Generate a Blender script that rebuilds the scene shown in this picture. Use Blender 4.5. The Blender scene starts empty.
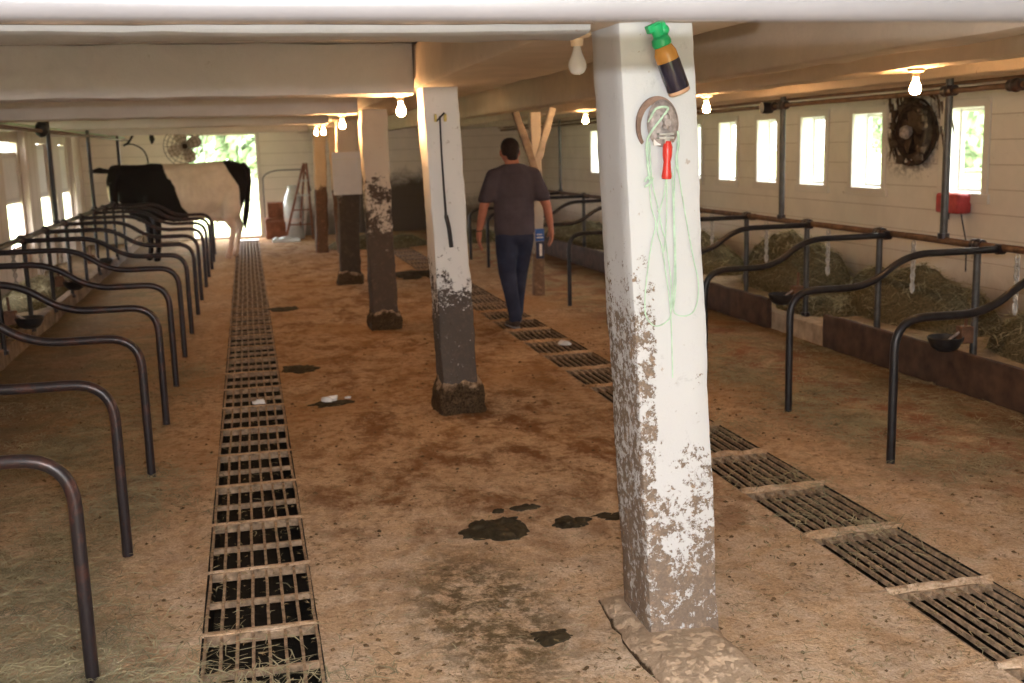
import bpy, bmesh, math, random
from mathutils import Vector, Matrix, noise
random.seed(7)
C = bpy.context.scene.collection
PI = math.pi

# ---------------------------------------------------------------- camera
cd = bpy.data.cameras.new('camera'); cam = bpy.data.objects.new('camera', cd); C.objects.link(cam)
bpy.context.scene.camera = cam
cd.sensor_width = 36.0; cd.lens = 36.0 * 1100.0 / 1024.0; cd.clip_end = 400; cd.clip_start = .05
PSI, TH, RO = 0.23000659, 0.17624415, -0.028
f = Vector((math.sin(PSI)*math.cos(TH), math.cos(PSI)*math.cos(TH), -math.sin(TH)))
r = Vector((math.cos(PSI), -math.sin(PSI), 0)); u = r.cross(f)
r2 = r*math.cos(RO) + u*math.sin(RO); u2 = -r*math.sin(RO) + u*math.cos(RO)
M = Matrix((r2, u2, -f)).transposed().to_4x4(); M.translation = Vector((0, 0, 1.7))
cam.matrix_world = M
cd.dof.use_dof = True; cd.dof.focus_distance = 3.7; cd.dof.aperture_fstop = 4.2

# ---------------------------------------------------------------- world, lights, exposure
sc = bpy.context.scene
sc.view_settings.view_transform = 'Standard'; sc.view_settings.look = 'None'
sc.view_settings.gamma = 1.0; sc.view_settings.use_curve_mapping = False
sc.view_settings.exposure = 0.0
sc.cycles.use_denoising = True
sc.cycles.max_bounces = 8; sc.cycles.diffuse_bounces = 5; sc.cycles.sample_clamp_indirect = 6.0
w = bpy.data.worlds.new('sky'); sc.world = w; w.use_nodes = True
bg = w.node_tree.nodes['Background']
bg.inputs[0].default_value = (1.0, 0.965, 0.975, 1); bg.inputs[1].default_value = 15.0
BULB_STRENGTH = 480.0
# the photographer's on-camera flash, just above the lens
fl = bpy.data.lights.new('camera_flash', 'POINT'); fl.energy = 350; fl.shadow_soft_size = .012
fl.color = (.93, .96, 1.0)
flo = bpy.data.objects.new('camera_flash', fl); C.objects.link(flo); flo.location = (0.02, -.02, 1.80)
for i, (x, y, z, sx, sy, rot) in enumerate([(-.45, 23.3, 1.05, 1.25, 2.0, (-PI/2, 0, 0)), (1.0, -2.75, 1.0, 1.7, 1.95, (PI/2, 0, 0))]):
    pl = bpy.data.lights.new('doorway_portal', 'AREA'); pl.shape = 'RECTANGLE'; pl.size = sx; pl.size_y = sy
    pl.cycles.is_portal = True  # the second portal sits in the added opening behind the camera
    o = bpy.data.objects.new('doorway_portal', pl); C.objects.link(o); o.location = (x, y, z); o.rotation_euler = rot

# ---------------------------------------------------------------- node helper
class NT:
    def __init__(s, name):
        s.m = bpy.data.materials.new(name); s.m.use_nodes = True
        s.t = s.m.node_tree; s.b = s.t.nodes['Principled BSDF']; s.out = s.t.nodes['Material Output']
    def n(s, typ, **kw):
        nd = s.t.nodes.new(typ)
        for k, v in kw.items(): setattr(nd, k, v)
        return nd
    def link(s, a, b): s.t.links.new(a, b)
    def put(s, sock, v):
        if hasattr(v, 'is_output') or isinstance(v, bpy.types.NodeSocket): s.link(v, sock)
        elif isinstance(v, (tuple, list)) and len(v) == 3 and sock.type == 'RGBA': sock.default_value = (*v, 1)
        else: sock.default_value = v
    def coord(s, kind='Object', scale=None):
        if kind == 'World': o = s.n('ShaderNodeNewGeometry').outputs['Position']
        else: o = s.n('ShaderNodeTexCoord').outputs[kind]
        if scale:
            mp = s.n('ShaderNodeMapping'); s.link(o, mp.inputs['Vector']); mp.inputs['Scale'].default_value = scale; o = mp.outputs[0]
        return o
    def noise(s, scale, detail=4, rough=.6, vec=None, dist=0):
        nd = s.n('ShaderNodeTexNoise'); nd.inputs['Scale'].default_value = scale; nd.inputs['Detail'].default_value = detail
        nd.inputs['Roughness'].default_value = rough; nd.inputs['Distortion'].default_value = dist
        if vec is not None: s.link(vec, nd.inputs['Vector'])
        return nd.outputs['Fac']
    def ramp(s, fac, *st):
        nd = s.n('ShaderNodeValToRGB'); e = nd.color_ramp.elements
        while len(e) < len(st): e.new(.5)
        for el, (p, c) in zip(e, st):
            el.position = p; el.color = (c, c, c, 1) if isinstance(c, (int, float)) else (*c, 1)
        s.link(fac, nd.inputs[0]); return nd.outputs[0]
    def mix(s, fac, a, b):
        nd = s.n('ShaderNodeMix', data_type='RGBA'); s.put(nd.inputs[0], fac); s.put(nd.inputs[6], a); s.put(nd.inputs[7], b)
        return nd.outputs[2]
    def math(s, op, a, b=0.0, clamp=False):
        nd = s.n('ShaderNodeMath', operation=op, use_clamp=clamp); s.put(nd.inputs[0], a); s.put(nd.inputs[1], b); return nd.outputs[0]
    def sep(s, v):
        nd = s.n('ShaderNodeSeparateXYZ'); s.link(v, nd.inputs[0]); return nd.outputs
    def band(s, v, lo, hi, soft=.1):
        a = s.n('ShaderNodeMapRange', interpolation_type='SMOOTHSTEP'); s.put(a.inputs[0], v)
        a.inputs[1].default_value = lo - soft; a.inputs[2].default_value = lo + soft
        b = s.n('ShaderNodeMapRange', interpolation_type='SMOOTHSTEP'); s.put(b.inputs[0], v)
        b.inputs[1].default_value = hi - soft; b.inputs[2].default_value = hi + soft
        return s.math('SUBTRACT', a.outputs[0], b.outputs[0], True)
    def step(s, v, lo, hi):
        a = s.n('ShaderNodeMapRange', interpolation_type='SMOOTHSTEP'); s.put(a.inputs[0], v)
        a.inputs[1].default_value = lo; a.inputs[2].default_value = hi
        return a.outputs[0]
    def bump(s, h, strength=.4, dist=.01):
        nd = s.n('ShaderNodeBump'); nd.inputs['Strength'].default_value = strength; nd.inputs['Distance'].default_value = dist
        s.link(h, nd.inputs['Height']); s.link(nd.outputs[0], s.b.inputs['Normal'])
    def base(s, c, rough=.7, metal=0.0, spec=.3):
        s.put(s.b.inputs['Base Color'], c); s.put(s.b.inputs['Roughness'], rough); s.put(s.b.inputs['Metallic'], metal)
        s.b.inputs['Specular IOR Level'].default_value = spec
        return s.m

def plain(name, col, rough=.6, metal=0.0, spec=.3, var=.25, scale=18, bump=.15):
    t = NT(name); n = t.noise(scale, 5, .6, t.coord())
    c = t.mix(t.ramp(n, (.3, 0.0), (.7, 1.0)), tuple(x*(1-var) for x in col), tuple(min(1, x*(1+var)) for x in col))
    if bump: t.bump(n, bump, .005)
    return t.base(c, rough, metal, spec)

# ---- floor: sawdust over concrete, damp stains, hay chaff
def floor_mat():
    t = NT('sawdust_floor'); P = t.coord('World'); x, y, z = t.sep(P)
    big = t.noise(1.1, 6, .65, P, .4)
    med = t.noise(4.5, 6, .7, P, .6)
    fine = t.noise(90, 3, .7, P)
    str_ = t.noise(3.6, 9, .74, t.coord('World', (1, .6, 1)), .15)
    clump = t.noise(13, 9, .72, P, .1)
    saw = t.mix(t.ramp(fine, (.3, 0.0), (.72, 1.0)), (.45, .29, .165), (.76, .54, .35))
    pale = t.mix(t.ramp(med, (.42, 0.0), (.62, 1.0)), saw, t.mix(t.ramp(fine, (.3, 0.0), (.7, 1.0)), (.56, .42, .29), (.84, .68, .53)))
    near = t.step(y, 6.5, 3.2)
    saw = t.mix(t.ramp(clump, (.40, .8), (.52, 0.0)), saw, (.27, .155, .08))
    base = t.mix(t.math('MULTIPLY', near, .9), saw, pale)  # paler sawdust towards the camera paints the flash falloff into the colour
    # red-brown damp tracks in the aisle and in the bedding
    wet = t.ramp(str_, (.46, 0.0), (.60, 1.0))
    aisle = t.math('MULTIPLY', wet, t.math('ADD', t.math('MULTIPLY', t.band(x, .15, 2.4, .3), t.math('MULTIPLY', t.step(y, 3.6, 5.5), .85)), .25), True)
    base = t.mix(aisle, base, (.20, .095, .042))
    warm = t.math('MULTIPLY', t.ramp(big, (.35, 0.0), (.6, 1.0)), t.math('MULTIPLY', t.step(y, 4.0, 8.0), .65))
    base = t.mix(warm, base, (.40, .215, .09))
    # stall bedding
    stl = t.math('MAXIMUM', t.math('MULTIPLY', t.step(x, -.35, -.9), 1.0), t.math('MULTIPLY', t.step(x, 2.9, 3.5), t.step(y, 2.5, 5.5)))
    hay = t.ramp(t.noise(2.4, 6, .75, P, 1.0), (.42, 0.0), (.6, 1.0))
    hcol = t.mix(t.ramp(fine, (.35, 0.0), (.65, 1.0)), (.13, .11, .06), (.36, .31, .18))
    base = t.mix(t.math('MULTIPLY', stl, t.math('ADD', t.math('MULTIPLY', hay, .7), .2)), base, hcol)
    red = t.ramp(t.noise(2.1, 5, .7, t.coord('World', (1.2, 1, 3)), .6), (.47, 0.0), (.62, 1.0))
    base = t.mix(t.math('MULTIPLY', t.math('MULTIPLY', stl, t.step(x, 2, 3)), t.math('MULTIPLY', red, .8)), base, (.24, .085, .04))
    deep = t.math('MAXIMUM', t.step(x, -1.0, -1.7), t.math('MULTIPLY', t.step(x, 3.7, 4.5), .8))
    base = t.mix(t.math('MULTIPLY', deep, .6), base, (.10, .065, .038))
    # specks of dung and chaff
    sp = t.ramp(t.noise(24, 6, .75, P, .4), (.545, 0.0), (.62, 1.0))
    reg = t.ramp(t.noise(1.7, 4, .6, P), (.42, 0.0), (.6, 1.0))
    base = t.mix(t.math('MULTIPLY', sp, t.math('ADD', t.math('MULTIPLY', reg, .6), .2)), base, (.12, .072, .034))
    # trodden dung smear in the aisle near the first post
    sx = t.math('DIVIDE', t.math('SUBTRACT', x, .76), .36); sy = t.math('DIVIDE', t.math('SUBTRACT', y, 3.75), .85)
    rr = t.math('SQRT', t.math('ADD', t.math('MULTIPLY', sx, sx), t.math('MULTIPLY', sy, sy)))
    sm = t.math('MULTIPLY', t.step(rr, 1.15, .35), t.ramp(t.noise(10, 9, .8, P, .2), (.43, 0.0), (.54, 1.0)))
    base = t.mix(t.math('MULTIPLY', sm, .9), base, (.095, .065, .028))
    # damp halo round the second pat and along the door aisle
    h = t.math('ADD', t.math('MULTIPLY', fine, .5), t.math('ADD', t.math('MULTIPLY', t.noise(28, 4, .7, P), .9), med))
    t.bump(t.math('ADD', h, t.math('MULTIPLY', clump, 1.2)), .75, .016)
    return t.base(base, .92, 0, .12)

def painted(name, plank=None, axis='z', dirt=.5, col=(.66, .60, .52), dark=(.28, .19, .12), grime=None):
    t = NT(name); P = t.coord('World'); x, y, z = t.sep(P)
    n1 = t.noise(2.2, 7, .7, P, .5); n2 = t.noise(30, 5, .75, P)
    c = t.mix(t.ramp(n1, (.35, 0.0), (.75, dirt)), col, tuple(v*.72 for v in col))
    spk = t.ramp(t.noise(9, 6, .8, P, .4), (.66, 0.0), (.72, 1.0))
    c = t.mix(t.math('MULTIPLY', spk, dirt*.9), c, dark)
    h = n2
    if plank:
        v = {'x': x, 'y': y, 'z': z}[axis]
        fr = t.math('FRACT', t.math('DIVIDE', v, plank))
        ln = t.math('MAXIMUM', t.step(fr, .035, .0), t.step(fr, .965, 1.0))
        c = t.mix(t.math('MULTIPLY', ln, .55), c, dark)
        h = t.math('SUBTRACT', t.math('MULTIPLY', n2, .3), ln)
    if grime: c = grime(t, c, x, y, z, P)
    t.bump(h, .4, .008)
    return t.base(c, .75, 0, .2)

def post_mat(name, lo, hi, dark=(.075, .048, .03), white=(.74, .73, .74), seed=0.0, amount=.95, dens=.40, sidew=0.0):
    """white paint that has flaked and been splashed with dung from the floor up to lo..hi metres"""
    t = NT(name); P = t.coord('Object'); x, y, z = t.sep(P)
    mp = t.n('ShaderNodeMapping'); t.link(P, mp.inputs[0]); mp.inputs['Location'].default_value = (seed, seed*2, seed*3); Q = mp.outputs[0]
    a = t.noise(5, 7, .7, Q, .5); b = t.noise(38, 5, .8, Q, .3); g = t.noise(110, 3, .7, Q)
    k = t.step(t.math('ADD', z, t.math('MULTIPLY', t.math('SUBTRACT', a, .5), (hi-lo)*1.6)), hi, lo)
    side = t.math('MULTIPLY', t.step(x, -.085, -.115), t.step(z, hi+.5, hi-.3))
    k = t.math('MAXIMUM', k, t.math('MULTIPLY', side, sidew))
    bb = t.math('ADD', t.math('MULTIPLY', b, .55), t.math('MULTIPLY', t.noise(17, 6, .8, Q, .4), .45))
    T = t.math('SUBTRACT', .72, t.math('MULTIPLY', k, dens))
    m = t.math('MULTIPLY', t.step(t.math('SUBTRACT', bb, T), 0.0, .035), amount)
    wh = t.mix(t.ramp(t.noise(14, 6, .75, Q, .3), (.6, 0.0), (.72, 1.0)), white, tuple(v*.8 for v in white))
    sp = t.ramp(t.noise(16, 6, .8, Q), (.695, 0.0), (.72, 1.0))
    wh = t.mix(t.math('MULTIPLY', sp, .7), wh, (.3, .22, .15))
    ch = t.ramp(t.noise(26, 4, .6, Q, .1), (.685, 0.0), (.70, 1.0)); wh = t.mix(t.math('MULTIPLY', ch, .6), wh, (.33, .25, .18))
    dk = t.mix(t.ramp(g, (.35, 0.0), (.65, 1.0)), dark, tuple(min(1, v*1.8) for v in dark))
    dk = t.mix(t.ramp(t.noise(20, 7, .8, Q, .2), (.52, 0.0), (.66, .8)), dk, tuple(min(1, v*3.6) for v in dark))
    c = t.mix(m, wh, dk)
    t.bump(t.math('ADD', t.math('MULTIPLY', m, .8), t.math('MULTIPLY', b, .5)), .5, .006)
    return t.base(c, .8, 0, .2)

def wall_grime_back(t, c, x, y, z, P):
    # splashed dark dirt low on the back wall beside the posts
    n = t.noise(3.0, 6, .7, P, .6)
    zz = t.math('ADD', z, t.math('MULTIPLY', t.math('SUBTRACT', n, .5), .7))
    m = t.math('MULTIPLY', t.step(zz, 1.35, .95), t.band(x, 2.0, 3.9, .35))
    low = t.math('MULTIPLY', t.step(zz, .8, .35), t.step(x, .5, 1.0))
    return t.mix(t.math('MAXIMUM', t.math('MULTIPLY', m, .95), t.math('MULTIPLY', low, .8)), c, (.085, .062, .045))
def wall_grime_right(t, c, x, y, z, P):
    n = t.noise(2.6, 6, .75, P, .6)
    dy = t.math('DIVIDE', t.math('SUBTRACT', y, 9.22), .56); dz = t.math('DIVIDE', t.math('SUBTRACT', z, 1.74), .42)
    rr = t.math('SQRT', t.math('ADD', t.math('MULTIPLY', dy, dy), t.math('MULTIPLY', dz, dz)))
    m = t.math('MULTIPLY', t.step(rr, 1.25, .7), t.ramp(t.noise(11, 6, .8, P, .8), (.46, 0.0), (.56, 1.0)))
    c = t.mix(t.math('MULTIPLY', m, .8), c, (.10, .065, .04))
    low = t.step(t.math('ADD', z, t.math('MULTIPLY', n, .4)), .75, .45)
    c = t.mix(t.math('MULTIPLY', low, .55), c, (.20, .115, .06))
    st = t.ramp(t.noise(7, 5, .7, t.coord('World', (1, 1, 1.6)), .3), (.68, 0.0), (.72, 1.0))
    return t.mix(t.math('MULTIPLY', st, .5), c, (.22, .11, .05))

MT = {}
MT['floor'] = floor_mat()
MT['wall_r'] = painted('whitewashed_boards_wide', .205, 'z', .5, (.80, .73, .64), (.3, .19, .12), wall_grime_right)
MT['wall_b'] = painted('whitewashed_boards_back', .24, 'z', .4, (.86, .78, .68), (.3, .22, .14), wall_grime_back)
MT['wall_l'] = painted('whitewashed_boards_upright', .9, 'y', .5, (.66, .57, .50), (.3, .2, .13))
MT['ceiling'] = painted('whitewashed_ceiling_boards', .16, 'y', .4, (.72, .69, .67), (.3, .2, .13))
MT['beam'] = painted('whitewashed_beam', None, 'z', .55, (.66, .61, .60), (.26, .17, .1))
MT['beam_brown'] = painted('dusty_brown_beam', None, 'z', .8, (.60, .50, .40), (.2, .13, .08))
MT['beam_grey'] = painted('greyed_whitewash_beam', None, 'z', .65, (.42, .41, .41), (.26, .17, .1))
MT['trim'] = painted('white_window_trim', None, 'z', .25, (.72, .66, .58), (.3, .2, .13))
MT['reveal'] = plain('white_window_reveal', (.86, .86, .85), .6, 0, .3, .06)
MT['gutter'] = plain('gutter_slurry', (.016, .014, .011), .8, 0, .2, .5, 12)
MT['iron'] = plain('dung_crusted_iron', (.32, .22, .14), .75, .1, .3, .6, 30, .5)
MT['pipe'] = plain('black_painted_pipe', (.022, .020, .022), .38, .35, .5, .5, 14, .1)
def rusty():
    t = NT('worn_black_pipe'); P = t.coord(); n = t.noise(6, 6, .7, P, .4)
    c = t.mix(t.ramp(n, (.5, 0.0), (.66, 1.0)), (.028, .022, .024), (.10, .038, .026))
    return t.base(c, .36, .3, .5)
MT['pipe_worn'] = rusty()
MT['pipe_grey'] = plain('dull_grey_pipe', (.075, .072, .07), .45, .5, .5, .4, 12, .1)
MT['pipe_rust'] = plain('rusty_overhead_pipe', (.13, .075, .045), .6, .3, .4, .5, 14, .2)
MT['chain'] = plain('galvanised_chain', (.42, .40, .37), .5, .4, .4, .3, 30)
MT['milk_pipe'] = plain('scuffed_milk_pipe', (.125, .115, .115), .4, .0, .5, .06, 5, .05)
MT['board'] = plain('dark_brown_board', (.065, .035, .022), .7, 0, .25, .5, 9, .3)
MT['concrete'] = plain('dusty_concrete', (.42, .34, .25), .9, 0, .15, .3, 10, .4)
MT['dirty_concrete'] = plain('dung_stained_concrete', (.17, .12, .08), .9, 0, .15, .6, 7, .5)
MT['footing'] = plain('sawdust_topped_footing', (.62, .46, .32), .9, 0, .15, .3, 16, .5)
MT['wood_old'] = plain('old_bare_wood', (.36, .26, .17), .8, 0, .2, .35, 8, .3)
MT['hay'] = plain('loose_hay', (.125, .105, .06), .95, 0, .1, .6, 45, .8)
MT['hay_l'] = plain('hay_strands', (.33, .29, .18), .9, 0, .1, .5, 6, 0)
MT['chaff'] = plain('brown_chaff', (.27, .2, .11), .95, 0, .1, .5, 6, 0)
MT['dung'] = plain('wet_dung', (.036, .026, .013), .8, 0, .2, .6, 26, .9)
MT['crumb'] = plain('dry_dung_crumbs', (.13, .08, .04), .9, 0, .1, .5, 3, 0)
MT['white_scrap'] = plain('white_scrap', (.75, .72, .68), .7, 0, .2, .1)
MT['bowl'] = plain('black_iron_bowl', (.03, .03, .032), .45, .4, .5, .4, 20, .2)
MT['bowl_rust'] = plain('rusty_valve', (.14, .07, .04), .65, .3, .4, .5, 20, .4)
MT['red'] = plain('red_handle', (.62, .035, .022), .35, 0, .5, .15, 8, .05)
MT['red_box'] = plain('faded_red_box', (.42, .05, .05), .55, 0, .4, .3, 14, .1)
MT['steel'] = plain('tarnished_steel', (.34, .29, .27), .6, .35, .4, .45, 40, .4)
MT['rustplate'] = plain('rusty_plate', (.26, .17, .13), .6, .3, .4, .4, 30, .3)
MT['twine'] = plain('green_twine', (.46, .62, .47), .8, 0, .2, .2, 30, 0)
MT['green'] = plain('green_plastic', (.01, .36, .12), .3, 0, .5, .15, 8, 0)
MT['amber'] = plain('amber_plastic', (.56, .26, .05), .25, 0, .5, .2, 10, 0)
MT['black_liquid'] = plain('dark_liquid_bottle', (.022, .018, .03), .18, 0, .5, .3, 10, 0)
MT['tan_plastic'] = plain('tan_plastic', (.55, .33, .2), .35, 0, .4, .1)
MT['ceramic'] = plain('socket_ceramic', (.66, .50, .34), .5, 0, .4, .2)
MT['porcelain'] = plain('yellowed_porcelain', (.62, .48, .14), .4, 0, .5, .3)
MT['white_board'] = plain('white_sheet', (.72, .67, .64), .6, 0, .3, .06, 4)
MT['brown_box'] = plain('brown_crate', (.22, .085, .045), .7, 0, .2, .4, 8, .3)
MT['galv'] = plain('galvanised_can', (.62, .66, .66), .45, .35, .5, .2, 6, .1)
MT['fork_wood'] = plain('weathered_timber', (.20, .155, .125), .8, 0, .2, .4, 8, .3)
MT['fork_wood_pale'] = plain('pale_weathered_timber', (.32, .28, .25), .8, 0, .2, .35, 8, .3)
MT['lath'] = plain('brown_gap_strip', (.17, .12, .085), .8, 0, .2, .4, 8, .3)
MT['wood_red'] = plain('red_brown_timber', (.24, .11, .07), .7, 0, .2, .3)
MT['fan_dark'] = plain('dust_clogged_metal', (.05, .032, .022), .9, .1, .2, .6, 24, .9)
MT['fan_cage'] = plain('fan_wire', (.11, .075, .055), .6, .4, .4, .3)
MT['fan_blade'] = plain('fan_blade', (.55, .44, .36), .6, .1, .4, .3)
MT['blue_tape'] = plain('blue_label', (.04, .12, .38), .5, 0, .3, .2)
MT['navy'] = plain('dark_label', (.03, .035, .07), .5, 0, .3, .2)
MT['cobweb'] = plain('dusty_cobweb', (.09, .06, .04), .95, 0, .1, .4)
MT['shirt'] = plain('charcoal_tshirt', (.075, .062, .075), .9, 0, .15, .2, 6, .2)
MT['jeans'] = plain('dark_blue_jeans', (.035, .042, .075), .9, 0, .15, .3, 5, .2)
MT['skin'] = plain('tanned_skin', (.42, .17, .11), .6, 0, .35, .15, 9, .05)
MT['hair'] = plain('dark_hair', (.028, .018, .016), .8, 0, .2, .4, 60, .4)
MT['shoe'] = plain('brown_boot', (.07, .045, .035), .7, 0, .3, .3)
MT['sole'] = plain('grey_sole', (.3, .3, .31), .7, 0, .3, .1)
def grass():
    t = NT('meadow'); P = t.coord('World'); n = t.noise(.6, 6, .7, P)
    return t.base(t.mix(n, (.36, .44, .20), (.50, .54, .32)), .9, 0, .1)
MT['grass'] = grass()
MT['leaf'] = plain('summer_leaves', (.34, .44, .27), .7, 0, .2, .5, .8, 0)
MT['bark'] = plain('bark', (.16, .11, .07), .9, 0, .1, .3)
def glassm():
    t = NT('window_glass'); tr = t.n('ShaderNodeBsdfTransparent'); gl = t.n('ShaderNodeBsdfGlossy'); gl.inputs['Roughness'].default_value = .03
    mx = t.n('ShaderNodeMixShader'); mx.inputs[0].default_value = .06; tr.inputs[0].default_value = (.93, .95, .94, 1)
    t.link(tr.outputs[0], mx.inputs[1]); t.link(gl.outputs[0], mx.inputs[2]); t.link(mx.outputs[0], t.out.inputs[0])
    return t.m
MT['glass'] = glassm()
def emis(name, c, s):
    t = NT(name); t.b.inputs['Emission Color'].default_value = (*c, 1); t.b.inputs['Emission Strength'].default_value = s
    t.b.inputs['Base Color'].default_value = (.9, .8, .6, 1); return t.m
MT['bulb_on'] = emis('lit_bulb', (1.0, .54, .22), BULB_STRENGTH)
def bulboff():
    t = NT('dusty_unlit_bulb'); b = t.b; b.inputs['Base Color'].default_value = (.74, .68, .64, 1); b.inputs['Roughness'].default_value = .12
    b.inputs['Transmission Weight'].default_value = .35; b.inputs['IOR'].default_value = 1.2; return t.m
MT['bulb_off'] = bulboff()

# ---------------------------------------------------------------- mesh helper
class MB:
    def __init__(s): s.v = []; s.f = []; s.sm = []
    def add(s, vs, fs, smooth=False):
        o = len(s.v); s.v += [tuple(v) for v in vs]; s.f += [tuple(i+o for i in fc) for fc in fs]; s.sm += [smooth]*len(fs); return s
    def box(s, x0, y0, z0, x1, y1, z1, rot=None, piv=None):
        vs = [Vector(p) for p in ((x0,y0,z0),(x1,y0,z0),(x1,y1,z0),(x0,y1,z0),(x0,y0,z1),(x1,y0,z1),(x1,y1,z1),(x0,y1,z1))]
        if rot is not None:
            piv = Vector(piv or ((x0+x1)/2, (y0+y1)/2, (z0+z1)/2)); vs = [rot @ (v-piv) + piv for v in vs]
        return s.add(vs, [(3,2,1,0),(4,5,6,7),(0,1,5,4),(1,2,6,5),(2,3,7,6),(3,0,4,7)])
    def rings(s, rs, smooth=True, cap=True):
        n = len(rs[0]); vs = [p for r_ in rs for p in r_]; fs = []
        for i in range(len(rs)-1):
            for j in range(n):
                k = (j+1) % n; fs.append((i*n+j, i*n+k, (i+1)*n+k, (i+1)*n+j))
        s.add(vs, fs, smooth)
        if cap:
            s.add(rs[0], [tuple(range(n))[::-1]], False); s.add(rs[-1], [tuple(range(n))], False)
        return s
    def tube(s, pts, rad, n=10, cap=True):
        pts = [Vector(p) for p in pts]; rs = []; up = None
        rads = rad if isinstance(rad, (list, tuple)) else [rad]*len(pts)
        for i, p in enumerate(pts):
            d = (pts[min(i+1, len(pts)-1)] - pts[max(i-1, 0)]).normalized()
            if up is None:
                up = Vector((0, 0, 1)) if abs(d.z) < .9 else Vector((1, 0, 0))
            a = d.cross(up).normalized(); b = a.cross(d).normalized(); up = b
            rs.append([p + (a*math.cos(t)+b*math.sin(t))*rads[i] for t in [2*PI*j/n for j in range(n)]])
        return s.rings(rs, True, cap)
    def lathe(s, prof, c=(0,0,0), n=20, mat=None, cap=True):
        rs = []
        for (r_, z) in prof:
            ring = [Vector((r_*math.cos(2*PI*j/n), r_*math.sin(2*PI*j/n), z)) for j in range(n)]
            if mat is not None: ring = [mat @ v for v in ring]
            rs.append([v+Vector(c) for v in ring])
        return s.rings(rs, True, cap)
    def ball(s, c, rx, ry=None, rz=None, n=14, m=8, amp=0, seed=0):
        ry = ry or rx; rz = rz or rx; rs = []
        for i in range(1, m):
            ph = PI*i/m; ring = []
            for j in range(n):
                th = 2*PI*j/n; d = Vector((math.sin(ph)*math.cos(th), math.sin(ph)*math.sin(th), -math.cos(ph)))
                k = 1 + (amp*noise.noise(d*2.2 + Vector((seed, 0, 0))) if amp else 0)
                ring.append(Vector(c)+Vector((d.x*rx*k, d.y*ry*k, d.z*rz*k)))
            rs.append(ring)
        s.rings(rs, True, False); o = len(s.v)
        b = Vector(c)-Vector((0,0,rz)); t = Vector(c)+Vector((0,0,rz))
        s.add(rs[0]+[b], [((j+1) % n, j, n) for j in range(n)], True)
        s.add(rs[-1]+[t], [(j, (j+1) % n, n) for j in range(n)], True)
        return s
    def build(s, name, m, parent=None, loc=None, bevel=0, ang=38):
        me = bpy.data.meshes.new(name); me.from_pydata(s.v, [], s.f); me.update()
        me.polygons.foreach_set('use_smooth', s.sm)
        bm = bmesh.new(); bm.from_mesh(me); bmesh.ops.remove_doubles(bm, verts=bm.verts, dist=1e-5)
        bmesh.ops.recalc_face_normals(bm, faces=bm.faces); bm.to_mesh(me); bm.free()
        if ang: me.set_sharp_from_angle(angle=math.radians(ang))
        me.materials.append(MT[m] if isinstance(m, str) else m)
        o = bpy.data.objects.new(name, me); C.objects.link(o)
        if parent is not None: o.parent = parent
        if loc is not None: o.location = loc
        if bevel:
            b = o.modifiers.new('bevel', 'BEVEL'); b.width = bevel; b.segments = 2; b.limit_method = 'ANGLE'
        return o
def tag(o, label=None, cat=None, group=None, kind=None):
    if label: o['label'] = label
    if cat: o['category'] = cat
    if group: o['group'] = group
    if kind: o['kind'] = kind
    return o
def empty(name, loc, label, cat, group=None, rz=0):
    o = bpy.data.objects.new(name, None); C.objects.link(o); o.location = loc; o.rotation_euler = (0, 0, rz)
    o.empty_display_size = .05
    return tag(o, label, cat, group)
def clone(o, parent=None, loc=None, label=None):
    c = o.copy(); C.objects.link(c)
    if parent is not None: c.parent = parent
    if loc is not None: c.location = loc
    if label: c['label'] = label
    for ch in list(o.children): clone(ch, c)
    return c
def beam(mb, p0, p1, w, h, seg=24, amp=.006, rad=.015, seed=0, roll=0):
    """rough-sawn timber: rounded rectangle swept from p0 to p1 with irregular faces"""
    p0 = Vector(p0); p1 = Vector(p1); d = (p1-p0).normalized()
    up = Vector((0,0,1)) if abs(d.z) < .9 else Vector((0,1,0))
    a = d.cross(up).normalized(); b = a.cross(d).normalized(); rs = []
    pf = []
    for sx, sy in ((1,1),(-1,1),(-1,-1),(1,-1)):
        cx = sx*(w/2-rad); cy = sy*(h/2-rad); a0 = math.atan2(sy, sx) - PI/4
        for k in range(3):
            t = a0 + k*PI/4; pf.append((cx+rad*math.cos(t), cy+rad*math.sin(t)))
    full = []
    for i in range(len(pf)):
        q0, q1 = pf[i], pf[(i+1) % len(pf)]; full.append(q0)
        if math.dist(q0, q1) > .06:
            for k in (1, 2, 3): full.append((q0[0]+(q1[0]-q0[0])*k/4, q0[1]+(q1[1]-q0[1])*k/4))
    for i in range(seg+1):
        c = p0.lerp(p1, i/seg); ring = []
        for (px, py) in full:
            q = c + a*px + b*py
            nn = noise.noise(q*5+Vector((seed*3.1, 0, 0)))*amp*1.6 + noise.noise(q*17+Vector((0, seed, 0)))*amp
            dr = (a*px+b*py).normalized(); ring.append(q + dr*nn)
        rs.append(ring)
    return mb.rings(rs, True)
ORD = ['first','second','third','fourth','fifth','sixth','seventh','eighth','ninth','tenth','eleventh','twelfth','thirteenth','fourteenth','fifteenth','sixteenth',
 'seventeenth','eighteenth','nineteenth','twentieth','twenty-first','twenty-second','twenty-third','twenty-fourth','twenty-fifth','twenty-sixth','twenty-seventh','twenty-eighth','twenty-ninth','thirtieth','thirty-first','thirty-second','thirty-third','thirty-fourth','thirty-fifth']

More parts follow.
